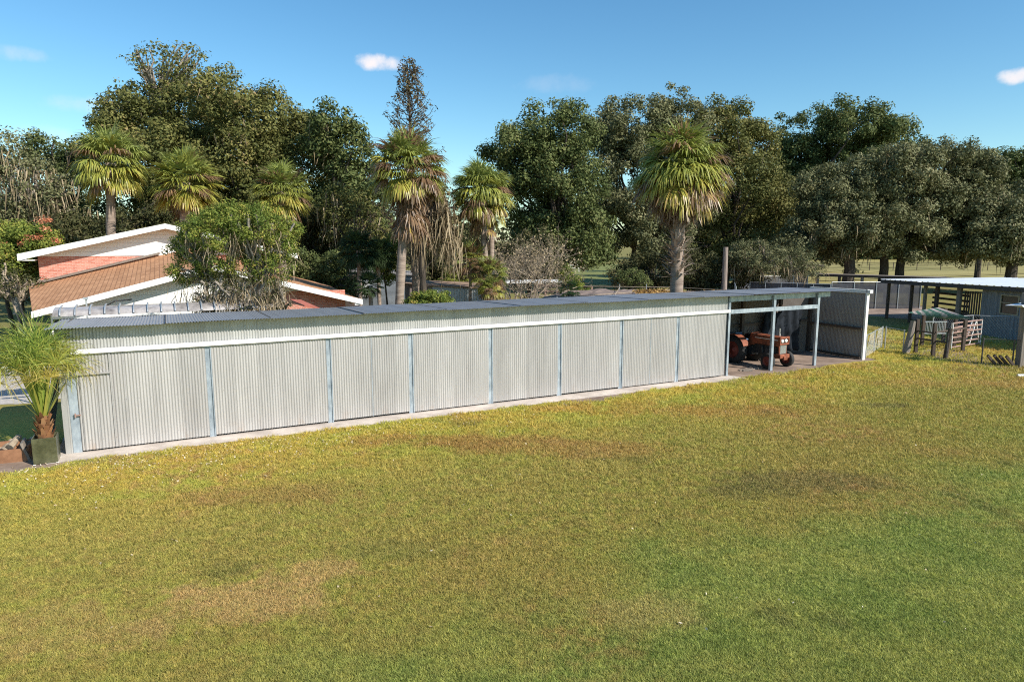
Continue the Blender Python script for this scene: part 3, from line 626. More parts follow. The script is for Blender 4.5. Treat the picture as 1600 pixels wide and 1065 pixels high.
for i in range(5):
    lg = MB().tube([(-.5 + i * .17, .1 + .05 * (i % 2), .12 + .1 * (i % 3)), (-.35 + i * .15, .45, .30 + .1 * (i % 3))], [.09, .08], 9).build('split_log', M['twig']); lg.location = G(26, 718); lg.rotation_euler = (0, 0, .3)
    tag(lg, ('leftmost', 'second from left', 'middle', 'fourth from left', 'rightmost')[i] + ' pale split log in the wooden crate left of the planter', 'log', 'split logs in the crate')
t = MB().box((-.03, -.3, 0), (.03, .3, .5), (.0, -.3, 0)).build('grey_slab', M['greywood']); t.location = G(44, 716); t.rotation_euler = (0, 0, .5)
tag(t, 'small grey board leaning between the crate and the planter', 'board')
wr = MB().box((0, 0, .25), (5, .14, .42)).box((.2, .02, 0), (.34, .12, .25)).box((4.6, .02, 0), (4.74, .12, .25)).build('low_rail', M['whitemetal']); wr.location = G(-60, 590); wr.rotation_euler = (0, 0, .15)
tag(wr, 'low white rail beside the gravel drive at the left edge', 'rail')

# ------------------------------------------------------------------ house
HO = Vector((-18.94, 26.83, 0)); hs_ = empty('brick_house', HO, SA, 'low brick house with white gables and brown shingle roofs behind the shed', 'house')
q = NT('red brick'); c0 = q.n('ShaderNodeTexCoord'); sp = q.n('ShaderNodeSeparateXYZ'); q.l(c0.outputs['Object'], sp.inputs[0]); cb = q.n('ShaderNodeCombineXYZ')
xy = q.math('ADD', sp.outputs['X'], sp.outputs['Y']); q.l(xy, cb.inputs[0]); q.l(sp.outputs['Z'], cb.inputs[1]); br = q.n('ShaderNodeTexBrick'); q.l(cb.outputs[0], br.inputs['Vector'])
br.inputs['Color1'].default_value = (.40, .10, .06, 1); br.inputs['Color2'].default_value = (.58, .27, .20, 1); br.inputs['Mortar'].default_value = (.52, .42, .36, 1); br.inputs['Scale'].default_value = 1; br.inputs['Brick Width'].default_value = .22; br.inputs['Row Height'].default_value = .075; br.inputs['Mortar Size'].default_value = .008; br.inputs['Bias'].default_value = .1
q.set(.85, 0, .2, q.mix(.3, br.outputs[0], q.ramp(q.noise(cb.outputs[0], 4.5, 5, .8), [(.38, (.34, .05, .035)), (.62, (.62, .30, .22))]))); M['brick'] = q.m
q = NT('brown shingles'); v = q.coord('Object'); br = q.n('ShaderNodeTexBrick'); q.l(q.coord('Object', (1, 1, 1), (0, 0, R(90))), br.inputs['Vector'])
br.inputs['Color1'].default_value = (.40, .20, .10, 1); br.inputs['Color2'].default_value = (.60, .32, .17, 1); br.inputs['Mortar'].default_value = (.19, .09, .05, 1); br.inputs['Scale'].default_value = 1; br.inputs['Brick Width'].default_value = .33; br.inputs['Row Height'].default_value = .19; br.inputs['Mortar Size'].default_value = .016
q.set(.9, 0, .15, q.mix(.3, br.outputs[0], q.ramp(q.noise(v, .9, 5), [(.3, (.34, .17, .09)), (.7, (.60, .33, .18))]))); M['shingle'] = q.m
q = NT('white lap siding'); c0 = q.n('ShaderNodeTexCoord'); sp = q.n('ShaderNodeSeparateXYZ'); q.l(c0.outputs['Object'], sp.inputs[0]); fr = q.math('FRACT', q.math('MULTIPLY', sp.outputs['Z'], 4.6))
q.set(.5, 0, .3, q.mix(q.mrange(fr, .0, .10, 1, 0), (.80, .79, .77), (.50, .49, .47))); q.bump(fr, .6, .015); M['siding'] = q.m
zl = lambda s: 2.8 + .2613 * s if s < 6.62 else 4.53 - .2704 * (s - 6.62)
lf = [(-.0, 0, 2.8), (6.62, 0, 4.53), (6.62, 8.0, 5.30), (-1.2, 8.0, 3.36)]; rt = [(6.62, 0, 4.53), (13.13, 0, 2.77), (13.4, 9, 2.95), (6.62, 8, 4.85)]
MB().slab(lf, .10).build('lower_roof', M['shingle'], hs_)
MB().slab(rt, .10).build('lower_roof', M['shingle'], hs_)
t = MB(); fs = .23
t.prism([(-.03, 2.80 - fs - .02), (6.62, 4.53 - fs), (6.62, 4.545), (-.03, 2.81)], -.06, -.003); t.prism([(6.621, 4.53 - fs), (13.16, 2.77 - fs), (13.16, 2.785), (6.621, 4.545)], -.06, -.003)
t.box((12.8, .001, 2.52), (13.1, 1.2, 2.66)); t.build('lower_fascia', M['trim'], hs_)
MB().add([(.5, .7, 1.6), (8.9, .7, 1.6), (8.9, .7, 3.22), (12.0, .7, 3.22), (12.0, .7, 2.98), (6.62, .7, 4.42), (.5, .7, 2.83)], [(0, 1, 2, 3, 4, 5, 6)]).build('gable_siding', M['siding'], hs_)
MB().box((8.9, .68, 2.0), (12.5, .72, 3.22)).box((.55, .74, 0), (12.5, 1.0, 2.9)).build('lower_wall', M['brick'], hs_)
# upper storey
ud = 8.0
MB().box((-.72, ud, 2.6), (10.7, ud + .2, 4.86)).box((-.72, ud + .21, 2.6), (-.5, ud + 6.5, 4.86)).build('upper_wall', M['brick'], hs_)
MB().add([(-.9, ud - .03, 4.80), (10.9, ud - .03, 4.80), (10.9, ud - .03, 4.86), (4.95, ud - .03, 6.28), (-.9, ud - .03, 4.88)], [(0, 1, 2, 3, 4)]).build('gable_siding', M['siding'], hs_)
MB().slab([(-1.35, ud - .75, 4.93), (4.95, ud - .75, 6.42), (4.95, ud + 7, 6.42), (-1.35, ud + 7, 4.93)], .08).build('upper_roof', M['shingle'], hs_)
MB().slab([(4.95, ud - .75, 6.42), (11.4, ud - .75, 4.82), (11.4, ud + 7, 4.82), (4.95, ud + 7, 6.42)], .08).build('upper_roof', M['shingle'], hs_)
t = MB(); t.prism([(-1.42, 4.92 - .30), (-.75, 4.80), (4.95, 6.42 - .24), (4.95, 6.43), (-1.42, 4.94)], ud - .82, ud - .755); t.prism([(4.951, 6.42 - .24), (11.45, 4.82 - .24), (11.45, 4.83), (4.951, 6.43)], ud - .82, ud - .755)
t.box((-1.40, ud - .754, 4.62), (-.75, ud + .2, 4.66)); t.build('upper_fascia', M['trim'], hs_)
MB().slab([(-1.05, ud - .28, 3.48), (4.6, ud - .28, 4.92), (4.6, ud - .01, 4.98), (-1.05, ud - .01, 3.54)], .05).build('flashing', M['greywood'], hs_)
MB().tube([(2.2, -.02, 2.75), (2.9, -.5, 3.15), (3.5, -.6, 3.2)], .03, 6).build('lamp_arm', M['darksteel'], hs_)
MB().tube([(1.9, -1.1, 0), (1.95, -1.1, 3.35)], .03, 8).box((1.86, -1.16, 3.3), (2.02, -1.04, 3.38)).build('vent_pipe', M['galv'], hs_)
# ribbed lean-to awning between house and shed
aw = empty('ribbed_awning', S(-.6, 6.0, .38), SA, 'long ribbed lean-to awning of pale curved panels between shed and house', 'awning')
for i in range(17):
    x = i * .42; t = MB(); P = [(x, 0 + .75 * math.sin(a), 2.62 + .30 * math.cos(a)) for a in np.linspace(-.3, 1.45, 7)]
    t.tube([(p[0], -p[1], p[2] + .14) for p in P], .028, 6); t.build('rib', M['galv'], aw)
V = []; F = []
for i in range(18):
    for a in np.linspace(-.3, 1.45, 7): V.append((i * .42 - .2, -.72 * math.sin(a), 2.60 + .14 + .27 * math.cos(a)))
for i in range(17):
    for j in range(6): F.append((i * 7 + j, (i + 1) * 7 + j, (i + 1) * 7 + j + 1, i * 7 + j + 1))
MB().add(V, F).build('panel', simple('glossy pale panel', (.20, .175, .165), .4, 1.8, .25, 0, .6, c2=(.52, .48, .46)), aw, True)
MB().box((-.3, .12, 2.5), (7.1, .2, 2.6)).box((-.3, -.85, 2.40), (7.1, -.78, 2.5)).build('beam', M['darksteel'], aw)
for x in (0, 3.4, 6.9): MB().tube([(x, -.8, -.55), (x, -.8, 2.45)], .04, 8).build('post', M['whitemetal'], aw)
t = MB().slab([A(452, 467, 27.5), A(476, 477, 26.6), A(500, 481, 27.6), A(470, 468, 28.6)], .05).build('canopy_panel', simple('faded red canopy', (.42, .13, .09), .2, 2, .6)); tag(t, 'small faded red canopy roof low beside the right end of the house gable', 'canopy')

# ------------------------------------------------------------------ outbuildings behind
def building(name, label, cat, corner, ang, w, d, h0, h1, wall, roofm, over=.15, side=None, op=None):
    r = empty(name, corner, ang, label, cat)
    MB().prism([(0, 0), (w, 0), (w, h1), (0, h0)], 0, .1).build('wall', wall, r); MB().prism([(0, 0), (w, 0), (w, h1), (0, h0)], d - .1, d).build('wall', wall, r)
    MB().box((0, .1, 0), (.1, d - .1, h0)).build('side_wall', side or wall, r); MB().box((w - .1, .1, 0), (w, d - .1, h1)).build('side_wall', side or wall, r)
    MB().slab([(-over, -over, h0 + .08), (w + over, -over, h1 + .08), (w + over, d + over, h1 + .14), (-over, d + over, h0 + .14)], .07).build('roof', roofm, r); return r
litterroof = simple('leaf strewn roof', (.20, .12, .08), .3, 3, .9, c2=(.42, .29, .20), bump=.3)
c1 = A(633, 470, 38.5); c1.z = 0
b1 = building('small_outbuilding', 'small outbuilding with dull brown wall behind the thin palm trunk', 'outbuilding', c1, .12, 1.5, 3, 3.12, 3.0, simple('dull brown panel', (.19, .155, .15), .12, 1, .8), litterroof)
c2 = A(676, 470, 38.7); c2.z = 0
b2 = building('pale_shed', 'small shed of pale white corrugated sheet behind the round green bush', 'shed', c2, .10, 2.9, 3.2, 3.0, 2.85, simple('pale shed wall', (.42, .45, .47), .08, 2, .5), litterroof)
corr_wall('front_sheet', .02, 2.88, 0, 2.86, -.03, simple('pale corrugated', (.48, .51, .53), .06, 2, .45, .2), b2, pitch=.15, amp=.02)
c3 = A(536, 470, 44); c3.z = 0
b3 = building('grey_trailer', 'tall pale blue-grey box trailer standing half hidden behind dark small palms', 'trailer', c3 + Vector((0, 1.2, 0)), -.10, 4.4, 2.6, 3.55, 3.3, simple('weathered blue grey panel', (.22, .25, .28), .3, 1.0, .6, c2=(.36, .39, .42)), simple('grey felt roof', (.30, .28, .27), .2, 2, .8))
MB().box((.7, -.06, 1.9), (1.5, -.003, 2.9)).build('window', M['glass_lamp'], b3); MB().box((-.02, -.05, 0), (.9, -.003, 3.4)).build('brown_panel', simple('brown end panel', (.13, .10, .09), .1, 2, .8), b3)
c4 = A(462, 470, 60); c4.z = 0
b4 = empty('far_house', c4, .05, 'distant brick house with an orange-brown roof glimpsed between the trees', 'house')
MB().box((0, 0, 0), (5.6, .2, 4.0)).build('wall', M['brick'], b4)
MB().slab([(-.5, -.6, 4.0), (6.2, -.6, 4.0), (6.2, 3, 5.2), (-.5, 3, 5.2)], .1).build('roof', simple('orange roof', (.36, .17, .10), .25, 1.2, .8, c2=(.52, .29, .19)), b4)
t = MB().tube([A(512, 470, 47) * 1.0, A(513, 412, 47)], .11, 8).box(tuple(A(513, 412, 47) - Vector((.18, .18, .0))), tuple(A(513, 412, 47) + Vector((.18, .18, .3)))).build('vent_post', M['galv']); tag(t, 'pale grey post with a small cap standing before the orange-roofed house', 'post')

# pens behind the shed
pen = empty('netted_pen', (0, 0, 0), 0, 'low pen under leaf-strewn netting and thin wires behind the shed roof', 'animal pen')
def at(u, v, z): return G(u, v, z)
nq = simple('leaf strewn netting', (.13, .10, .09), .35, 1.6, .95, c2=(.33, .25, .21), bump=.5)
rng = np.random.default_rng(3); nx, ny = 40, 14; V = []; F = []
ca, cb_, cc_, cd = at(770, 482, 2.35), at(1172, 464, 2.45), at(1150, 457, 2.5), at(905, 451, 2.4)
for i in range(nx):
    for j in range(ny):
        a = ca.lerp(cb_, i / (nx - 1)); b = cd.lerp(cc_, i / (nx - 1)); p = a.lerp(b, j / (ny - 1)); V.append((p.x, p.y, p.z + .05 * math.sin(i * .8) * math.sin(j * .9) + rng.normal() * .018 - .0))
for i in range(nx - 1):
    for j in range(ny - 1): F.append((i * ny + j, (i + 1) * ny + j, (i + 1) * ny + j + 1, i * ny + j + 1))
MB().add(V, F).build('netting', nq, pen)
for i, (u, v) in enumerate(((772, 482), (870, 474), (960, 470), (1060, 467), (1170, 463), (905, 451), (968, 452), (1010, 452), (1060, 454), (1150, 456))):
    p = at(u, v, 2.4); MB().tube([(p.x, p.y, 0), (p.x, p.y, 2.75)], .03, 6).build('post', M['galv'], pen)
for (a, b) in (((905, 447), (1060, 449)), ((1060, 449), (1150, 454)), ((800, 470), (1050, 452)), ((860, 463), (905, 447)), ((960, 462), (968, 449))):
    MB().tube([at(a[0], a[1], 2.6), at(b[0], b[1], 2.6)], .022, 5).build('wire', M['twig'], pen)
fr = empty('rusty_pen_frame', (0, 0, 0), 0, 'open pen framed in rusty pinkish rails under a thin white roof edge', 'animal pen')
P0, P1 = at(835, 446, 2.3), at(925, 448, 2.3)
for z in (2.3, 1.9, 1.3, .7):
    MB().tube([Vector((P0.x, P0.y, z)), Vector((P1.x, P1.y, z))], .07 if z > 2 else .05, 6).build('rail', M['rust'], fr)
for k in range(6):
    p = P0.lerp(P1, k / 5); MB().box((p.x - .07, p.y - .02, 0), (p.x + .07, p.y + .1, 2.3)).build('post', M['rust'] if k % 2 else M['greywood'], fr)
rr = [at(783, 441, 2.55), at(880, 439, 2.6), at(872, 436.5, 2.65), at(790, 437.5, 2.65)]
MB().slab(rr, .10).build('roof', M['whitemetal'], fr)
for (u, v) in ((790, 441), (830, 441), (870, 441)):
    p = at(u, v, 2.5); MB().tube([(p.x, p.y, 0), (p.x, p.y, 2.5)], .05, 6).build('post', M['greywood'], fr)
rb = at(800, 470, 2.45); rail = MB()
rail.tube([at(822, 470, 2.5), at(870, 473, 2.5), at(960, 468, 2.55), at(1060, 459, 2.6)], .045, 6); rail.build('rail', M['rust'], fr)
pt = A(1055, 460, 36); pt.z = 0
rng = np.random.default_rng(8); n = 2600; P = np.zeros((n, 3)); t1 = rng.random(n); t2 = rng.random(n)
qa, qb = at(1000, 461, 2.52), at(1172, 461, 2.56)
P[:, 0] = qa.x + (qb.x - qa.x) * t1 + rng.normal(size=n) * .15; P[:, 1] = qa.y + (qb.y - qa.y) * t1 + (t2 - .4) * 3.0; P[:, 2] = 2.50 + rng.random(n) * .16 * (1 + .5 * np.sin(t1 * 9))
Vl, Fl, al = leaves(P, np.full(n, .12), 3, .11, rng, .3, .2, 1.0); t = npmesh('leaf_litter', Vl, Fl, M['litter'], None, al); tag(t, 'orange-brown leaf litter heaped around the foot of the big shaggy palm', 'leaf litter', None, 'stuff')
pole = MB().tube([A(1130, 500, 41) + Vector((0, 0, -A(1130, 500, 41).z)), A(1134, 386, 41)], [.17, .14], 10).build('wooden_pole', simple('pinkish weathered pole', (.20, .15, .13), .25, 3, .9, c2=(.36, .29, .25), stretch=(5, 5, .5))); tag(pole, 'bare weathered wooden pole standing right of the big shaggy palm', 'pole')

# ------------------------------------------------------------------ right side: screens, fences, barn
q = NT('shade screen'); cc = q.coord('Object', (1, 1, 1)); q.set(.9, 0, .1, q.ramp(q.noise(cc, .8, 5), [(.3, (.06, .063, .075)), (.7, (.12, .12, .13))])); tp = q.n('ShaderNodeBsdfTransparent'); mx = q.n('ShaderNodeMixShader'); mx.inputs[0].default_value = .7
q.l(tp.outputs[0], mx.inputs[1]); q.l(q.b.outputs[0], mx.inputs[2]); q.l(mx.outputs[0], q.out.inputs[0]); M['screen'] = q.m
def screen_fence(label, a, b, h, n, mat=None, group='screened chain-link fence runs', z0=0.0):
    a = Vector((a[0], a[1], 0)); b = Vector((b[0], b[1], 0)); d = b - a; ang = math.atan2(d.y, d.x); L = d.length; r = empty('screened_fence', a, ang, label, 'fence', group)
    MB().box((0, .03, z0 + .05), (L, .034, h - .05)).build('screen', mat or M['screen'], r)
    for k in range(n + 1): MB().tube([(L * k / n, 0, 0), (L * k / n, 0, h + .03)], .035, 6).build('post', M['galv'], r)
    MB().tube([(0, 0, h), (L, 0, h)], .028, 6).build('top_rail', M['galv'], r)
    return r
g1 = lambda u, Y: (A(u, 440, Y).x, Y)
screen_fence('far grey screened fence run left of the gate posts', g1(1145, 70), g1(1262, 74), 1.85, 5)
screen_fence('left end screened fence coming forward beside the tan shrub', g1(1145, 70), g1(1150, 56), 1.85, 3)
screen_fence('nearer grey screened fence right behind the shed roof', g1(1172, 62), g1(1325, 58), 1.85, 6)
screen_fence('short screened panel standing nearest the white shed corner', g1(1232, 55), g1(1318, 52), 1.75, 3)
screen_fence('tall dark screened fence left of the barn corner post', g1(1300, 56), g1(1440, 56), 2.2, 4)

BO = Vector((26.9, 49, 0)); BA = math.atan2(-.993, .114); bn = empty('barn', BO, BA, 'long open barn with white metal roof and shaded grey plank wall at right', 'barn')
ze = lambda t: 2.68 + .02 * t
t = MB(); V = []; F = []; n = 160
for i in range(n + 1):
    x = -.3 + 17 * i / n; rib = .035 if i % 5 == 0 else 0
    for (y, dz) in ((-.35, 0), (9.5, .06)): V.append((x, y, ze(x) + .12 + rib + dz))
for i in range(n): F.append((2 * i, 2 * i + 2, 2 * i + 3, 2 * i + 1))
MB().add(V, F).build('roof', simple('bright white roofing', (.66, .68, .70), .1, 1.5, .35, .2), bn)
MB().slab([(-.3, -.34, ze(-.3) + .10), (-.3, -.34, ze(0) - .14), (16.7, -.34, ze(16.7) - .14), (16.7, -.34, ze(16.7) + .10)], .05).build('fascia', M['darksteel'], bn)
for k, x in enumerate((0.0, 2.4, 3.7, 4.8, 6.6)): MB().box((x, 0, 0), (x + (.16 if k != 4 else .3), .16, ze(x))).build('post', M['greywood'] if k in (2, 4) else M['darkwood'], bn)
for x in (0, 3.7, 8.6): MB().box((x, 11.6, 0), (x + .16, 11.76, ze(x) + .2)).box((x, 5.6, 0), (x + .16, 5.76, ze(x) + .1)).build('inner_post', M['darkwood'], bn)
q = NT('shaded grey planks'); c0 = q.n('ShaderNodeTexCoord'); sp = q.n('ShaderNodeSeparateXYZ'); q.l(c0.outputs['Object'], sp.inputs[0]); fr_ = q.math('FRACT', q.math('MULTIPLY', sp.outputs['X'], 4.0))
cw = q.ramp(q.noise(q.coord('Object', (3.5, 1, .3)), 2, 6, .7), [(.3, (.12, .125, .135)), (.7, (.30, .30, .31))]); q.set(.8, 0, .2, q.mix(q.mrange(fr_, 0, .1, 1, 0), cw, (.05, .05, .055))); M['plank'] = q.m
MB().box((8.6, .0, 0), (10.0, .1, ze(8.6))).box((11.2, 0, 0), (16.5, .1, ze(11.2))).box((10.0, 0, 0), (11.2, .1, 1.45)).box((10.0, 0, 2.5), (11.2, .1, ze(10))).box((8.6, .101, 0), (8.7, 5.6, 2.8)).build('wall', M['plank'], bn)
w = MB().box((9.96, -.03, 1.41), (11.24, -.002, 1.48)).box((9.96, -.03, 2.47), (11.24, -.002, 2.54)).box((9.96, -.03, 1.481), (10.03, -.002, 2.469)).box((11.17, -.03, 1.481), (11.24, -.002, 2.469)).box((10.031, -.03, 2.05), (11.169, -.002, 2.10)).build('window', simple('tan window frame', (.36, .31, .22), .1, 3, .6), bn)
MB().box((10.03, .03, 1.48), (11.17, .04, 2.47)).build('pane', simple('dim window glass', (.05, .052, .04), .2, 1.2, .12, 0, .8), w)
for k in range(5): MB().box((-.0 + .1, 3.5, .35 + .36 * k), (3.6, 3.55, .50 + .36 * k)).build('rail_board', M['darkwood'], bn)
for k in range(9): MB().box((6.95 + k * .19, .25, .0), (7.05 + k * .19, .29, 2.5)).build('stall_slat', M['darkwood'], bn)
MB().box((4.9, .2, 0), (8.55, .24, 1.15)).build('stall_board', M['darkwood'], bn)
lt = empty('lean_to_roof', (0, 0, 0), 0, 'thin brown-edged lean-to roof beyond the barn running left from its corner', 'lean-to')
L0 = A(1267, 427.5, 66); L1 = A(1490, 434, 57); bk = Vector((.5, 2.0, -.02))
MB().slab([L0, L1, L1 + bk, L0 + bk], .10).build('roof', M['greywood'], lt)
MB().slab([L0 - Vector((0, .05, -.0)), L0 - Vector((0, .05, .2)), L1 - Vector((0, .05, .2)), L1 - Vector((0, .05, 0))], .04).build('fascia', M['darkwood'], lt)
for k in range(6):
    p = L0.lerp(L1, .06 + k * .17); MB().box((p.x - .1, p.y, 0), (p.x + .1, p.y + .2, p.z - .1)).build('post', M['darkwood'] if k % 2 else M['greywood'], lt)
# green roofed shelter
sh = empty('feed_shelter', (21.5, 34, 0), 0, 'small open timber shelter with a green and white striped low metal roof', 'shelter'); SH = Vector((21.5, 34, 0))
rL, rB, rR, rF = [G(u, v, z) - SH for (u, v, z) in ((1417, 488, 1.85), (1466, 480, 2.15), (1521, 498, 1.74), (1480, 499, 1.58))]
for (u, v, h) in ((1430, 552, 1.72), (1457, 557, 1.62), (1504, 549, 1.62), (1490, 541, 1.75), (1440, 540, 1.8), (1473, 535, 1.9)):
    p = G(u, v) - SH; MB().box((p.x - .07, p.y - .07, 0), (p.x + .07, p.y + .07, h), (0, random.uniform(-.02, .02), 0)).build('post', M['darkwood'], sh)
for (a, b, z) in (((1430, 552), (1477, 560), .78), ((1430, 552), (1457, 557), 1.15), ((1457, 557), (1504, 549), 1.2)): MB().tube([G(*a) - SH + Vector((0, -.08, z)), G(*b) - SH + Vector((0, -.08, z))], .045, 6).build('rail', M['darkwood'], sh)
V = []; F = []; nr = 60
for i in range(nr + 1):
    f = i / nr; p = rL.lerp(rB, f); q_ = rF.lerp(rR, f); dz = .008 * math.sin(f * 9 * 2 * math.pi); V += [tuple(p + Vector((0, 0, dz))), tuple(q_ + Vector((0, 0, dz)))]
for i in range(nr): F.append((2 * i, 2 * i + 2, 2 * i + 3, 2 * i + 1))
dl = (rR - rB); stripe_ang = math.atan2(dl.y, dl.x) + math.pi / 2
q = NT('striped green roofing'); cc = q.n('ShaderNodeTexCoord'); mp = q.n('ShaderNodeMapping'); mp.inputs['Rotation'].default_value = (0, 0, -stripe_ang); q.l(cc.outputs['Object'], mp.inputs[0]); sp = q.n('ShaderNodeSeparateXYZ'); q.l(mp.outputs[0], sp.inputs[0])
sw_ = q.math('FRACT', q.math('MULTIPLY', sp.outputs['X'], 4.6)); ms = q.math('MULTIPLY', q.mrange(sw_, .45, .6), q.mrange(q.noise(cc.outputs['Object'], .9, 3), .38, .5))
q.set(.5, 0, .3, q.mix(ms, (.085, .17, .125), (.52, .43, .39))); MB().add(V, F).build('roof', q.m, sh)
t = MB()
for k in range(14): t.box((-.55 + k * .075, .3, .95), (-.535 + k * .075, .32, 1.5))
t.box((-.6, .28, .9), (.5, .34, .95)).box((-.6, .28, 1.5), (.5, .34, 1.54)).build('hay_rack', M['galv'], sh)
lp = MB().tube([(19.66, 33.66, -.05), (19.98, 33.75, 1.62)], [.17, .14], 9).build('leaning_post', M['greywood']); tag(lp, 'thick leaning timber post left of the green-roofed shelter', 'post')
lp = MB().tube([G(1477, 560), G(1477, 560) + Vector((.12, 0, 1.45))], [.11, .10], 8).build('leaning_post', M['darkwood']); tag(lp, 'dark leaning timber post at the front of the green-roofed shelter', 'post')
def gate(label, a, b, h, mat, brace):
    a = Vector((a[0], a[1], 0)); b = Vector((b[0], b[1], 0)); d = b - a; L = d.length; r = empty('farm_gate', a, math.atan2(d.y, d.x), label, 'gate', 'tube gates beside the shelter')
    for k in range(6): MB().tube([(0, 0, .12 + (h - .15) * k / 5), (L, 0, .12 + (h - .15) * k / 5)], .04, 6).build('rail', mat, r)
    MB().tube([(0, 0, .05), (0, 0, h)], .03, 6).tube([(L, 0, .05), (L, 0, h)], .03, 6).tube([(L * .62, .02, .1), (L * .80, .02, h)], .035, 6).tube([(L * .8, .02, h), (L * .97, .02, .1)], .035, 6).build('frame', brace, r)
gate('faded pink tube gate with white braces right of the shelter', tuple(G(1486, 546))[:2], tuple(G(1531, 539))[:2], 1.4, M['rust'], M['whitemetal'])
gate('second faded tube gate seen through the shelter posts', tuple(G(1484, 541))[:2], tuple(G(1524, 534))[:2], 1.25, M['rust'], M['galv'])
# wire fence round the paddock
def wire_fence(label, pts, h, sp, mat='galv'):
    r = empty('wire_fence', (pts[0][0], pts[0][1], 0), 0, label, 'fence', 'low chain-link and wire fences'); o = Vector((pts[0][0], pts[0][1], 0)); pl = []
    for a, b in zip(pts[:-1], pts[1:]):
        a = Vector((a[0], a[1], 0)); b = Vector((b[0], b[1], 0)); n = max(1, round((b - a).length / sp))
        for k in range(n): pl.append(a.lerp(b, k / n))
    pl.append(Vector((pts[-1][0], pts[-1][1], 0)))
    for p in pl: MB().tube([p - o, p - o + Vector((0, 0, h + .04))], .032, 7).build('post', M[mat], r)
    t = MB()
    for a, b in zip(pl[:-1], pl[1:]):
        t.tube([a - o + Vector((0, 0, h)), b - o + Vector((0, 0, h))], .014, 5)
        L = (b - a).length; m = int(L / .14); dd = (b - a) / L
        for k in range(m):     # diagonal woven wires
            x = k * .14
            for sg in (1, -1):
                x2 = x + sg * h * .8; x3 = max(0, min(L, x2)); f = (x3 - x) / (x2 - x) if x2 != x else 1
                if f > .05: t.tube([a - o + dd * x + Vector((0, 0, .04)), a - o + dd * x3 + Vector((0, 0, .04 + (h - .05) * f))], .0022, 3, False)
    t.build('mesh', M[mat], r); return r
w0 = G(1352, 559)
wire_fence('low chain-link fence from the white shed corner to the gate posts', [(w0.x, w0.y), (G(1377, 543).x, G(1377, 543).y)], 1.1, 2)
wire_fence('low chain-link fence between the gate posts and the leaning post', [(G(1382, 545).x, G(1382, 545).y), (19.6, 33.8)], 1.15, 2.2)
wire_fence('thin wire fence from the shelter to the thick corner post at the right edge', [(G(1478, 561).x, G(1478, 561).y), (G(1533, 570).x, G(1533, 570).y), (22.4, 30.1), (27, 27.6)], 1.2, 2.4, 'darksteel')
wire_fence('wire fence behind the green shelter along the barn yard', [(22.6, 36.4), (25.4, 37.4), (28, 36.6)], 1.5, 2.6)
bp = empty('corner_post', (22.75, 30.05, 0), 0, 'thick weathered square corner post at the right edge of the paddock fence', 'post')
MB().box((-.17, -.17, -.05), (.17, .17, 3.3)).build('timber', M['greywood'], bp, bevel=.02)
t = MB().slab([A(1571, 476.5, 30.0), A(1597, 477, 29.4), A(1603, 481, 29.6), A(1601, 472, 30.6)], .03).build('corner_sheet', simple('pale blue grey sheet', (.50, .54, .60), .1, 2, .4)); tag(t, 'pale triangular sheet corner jutting left from the thick corner post', 'metal sheet')
for k, (u, v) in enumerate(((1548, 571), (1558, 571), (1567, 572), (1577, 573))):
    p = G(u, v); t = MB().box((-.05, -.05, 0), (.05, .05, .55), (0, -.75, 0)).build('timber_stub', M['darkwood']); t.location = p; tag(t, ('leftmost', 'second from left', 'third from left', 'rightmost')[k] + ' short dark tilted timber stub in the row by the corner post', 'timber stub', 'tilted timber stubs by the corner post')
p = G(1597, 589); t = MB().tube([(-.2, 0, .06), (.25, .03, .07)], [.07, .05], 8).build('pale_rock', M['whitemetal']); t.location = p; tag(t, 'small white object lying on the lawn at the right edge', 'rock')
# distant fences
ff = empty('field_fence', (40, 128, 0), 0, 'long dark wire fence crossing the far pasture', 'fence')
for k in range(34): MB().tube([(k * 4.5, k * .1, 0), (k * 4.5, k * .1, 1.5)], .07, 5).build('post', M['darkwood'], ff)
t = MB()
for z in (.5, .95, 1.4): t.tube([(0, 0, z), (34 * 4.5, 3.4, z)], .03, 4)
t.build('wires', M['darkwood'], ff)
bf = A(878, 412, 122); bf.z = 0; wf = empty('board_fence', bf, .05, 'distant white board fence beyond the shaded lawn gap', 'fence')
for k in range(4): MB().box((k * 1.5, 0, 0), (k * 1.5 + .14, .14, 1.9)).build('post', M['whitemetal'], wf)
for z in (.6, 1.1, 1.6): MB().box((0, -.05, z), (4.6, -.003, z + .14)).build('rail', M['whitemetal'], wf)

# ------------------------------------------------------------------ trees
GR = 'big oaks standing behind the shed and pens'
O1, O2, O3 = M['oak1'], M['oak2'], M['oak3']
tree('oak_tree', 'huge spreading brown-green oak filling the sky behind the brick house', 'tree', 58,
     [(215, 195, 55, 42), (290, 175, 75, 52), (370, 175, 72, 50), (440, 200, 60, 50), (250, 250, 100, 60), (340, 260, 110, 70), (450, 280, 100, 75), (530, 300, 50, 50), (380, 340, 120, 60), (500, 360, 70, 55), (300, 340, 90, 50), (180, 210, 30, 28)],
     [330, 420], O1, 1, 1.25, .17, .8, moss=90, mossL=.9, group=GR, tr=.55, limbs=26)
tree('oak_tree', 'sparse half-bare tree top rising above the left end of the huge oak', 'tree', 60, [(250, 100, 46, 24, 0, .16), (300, 120, 40, 26, 0, .16), (225, 150, 42, 22, 0, .4), (180, 170, 34, 16, 0, .35), (355, 112, 22, 10, 0, .2), (285, 82, 34, 12, 0, .12)], [262], O1, 2, .6, .16, .8, bark='greybark', group=GR, tr=.32, limbs=60)
tree('oak_tree', 'dark glossy oak leaning out right of the huge spreading oak', 'tree', 55, [(520, 195, 34, 32), (545, 235, 34, 40), (570, 270, 30, 40), (500, 230, 30, 30), (555, 320, 45, 45), (590, 330, 35, 50)], [540], O2, 3, 1.0, .17, .8, moss=10, group=GR, tr=.35)
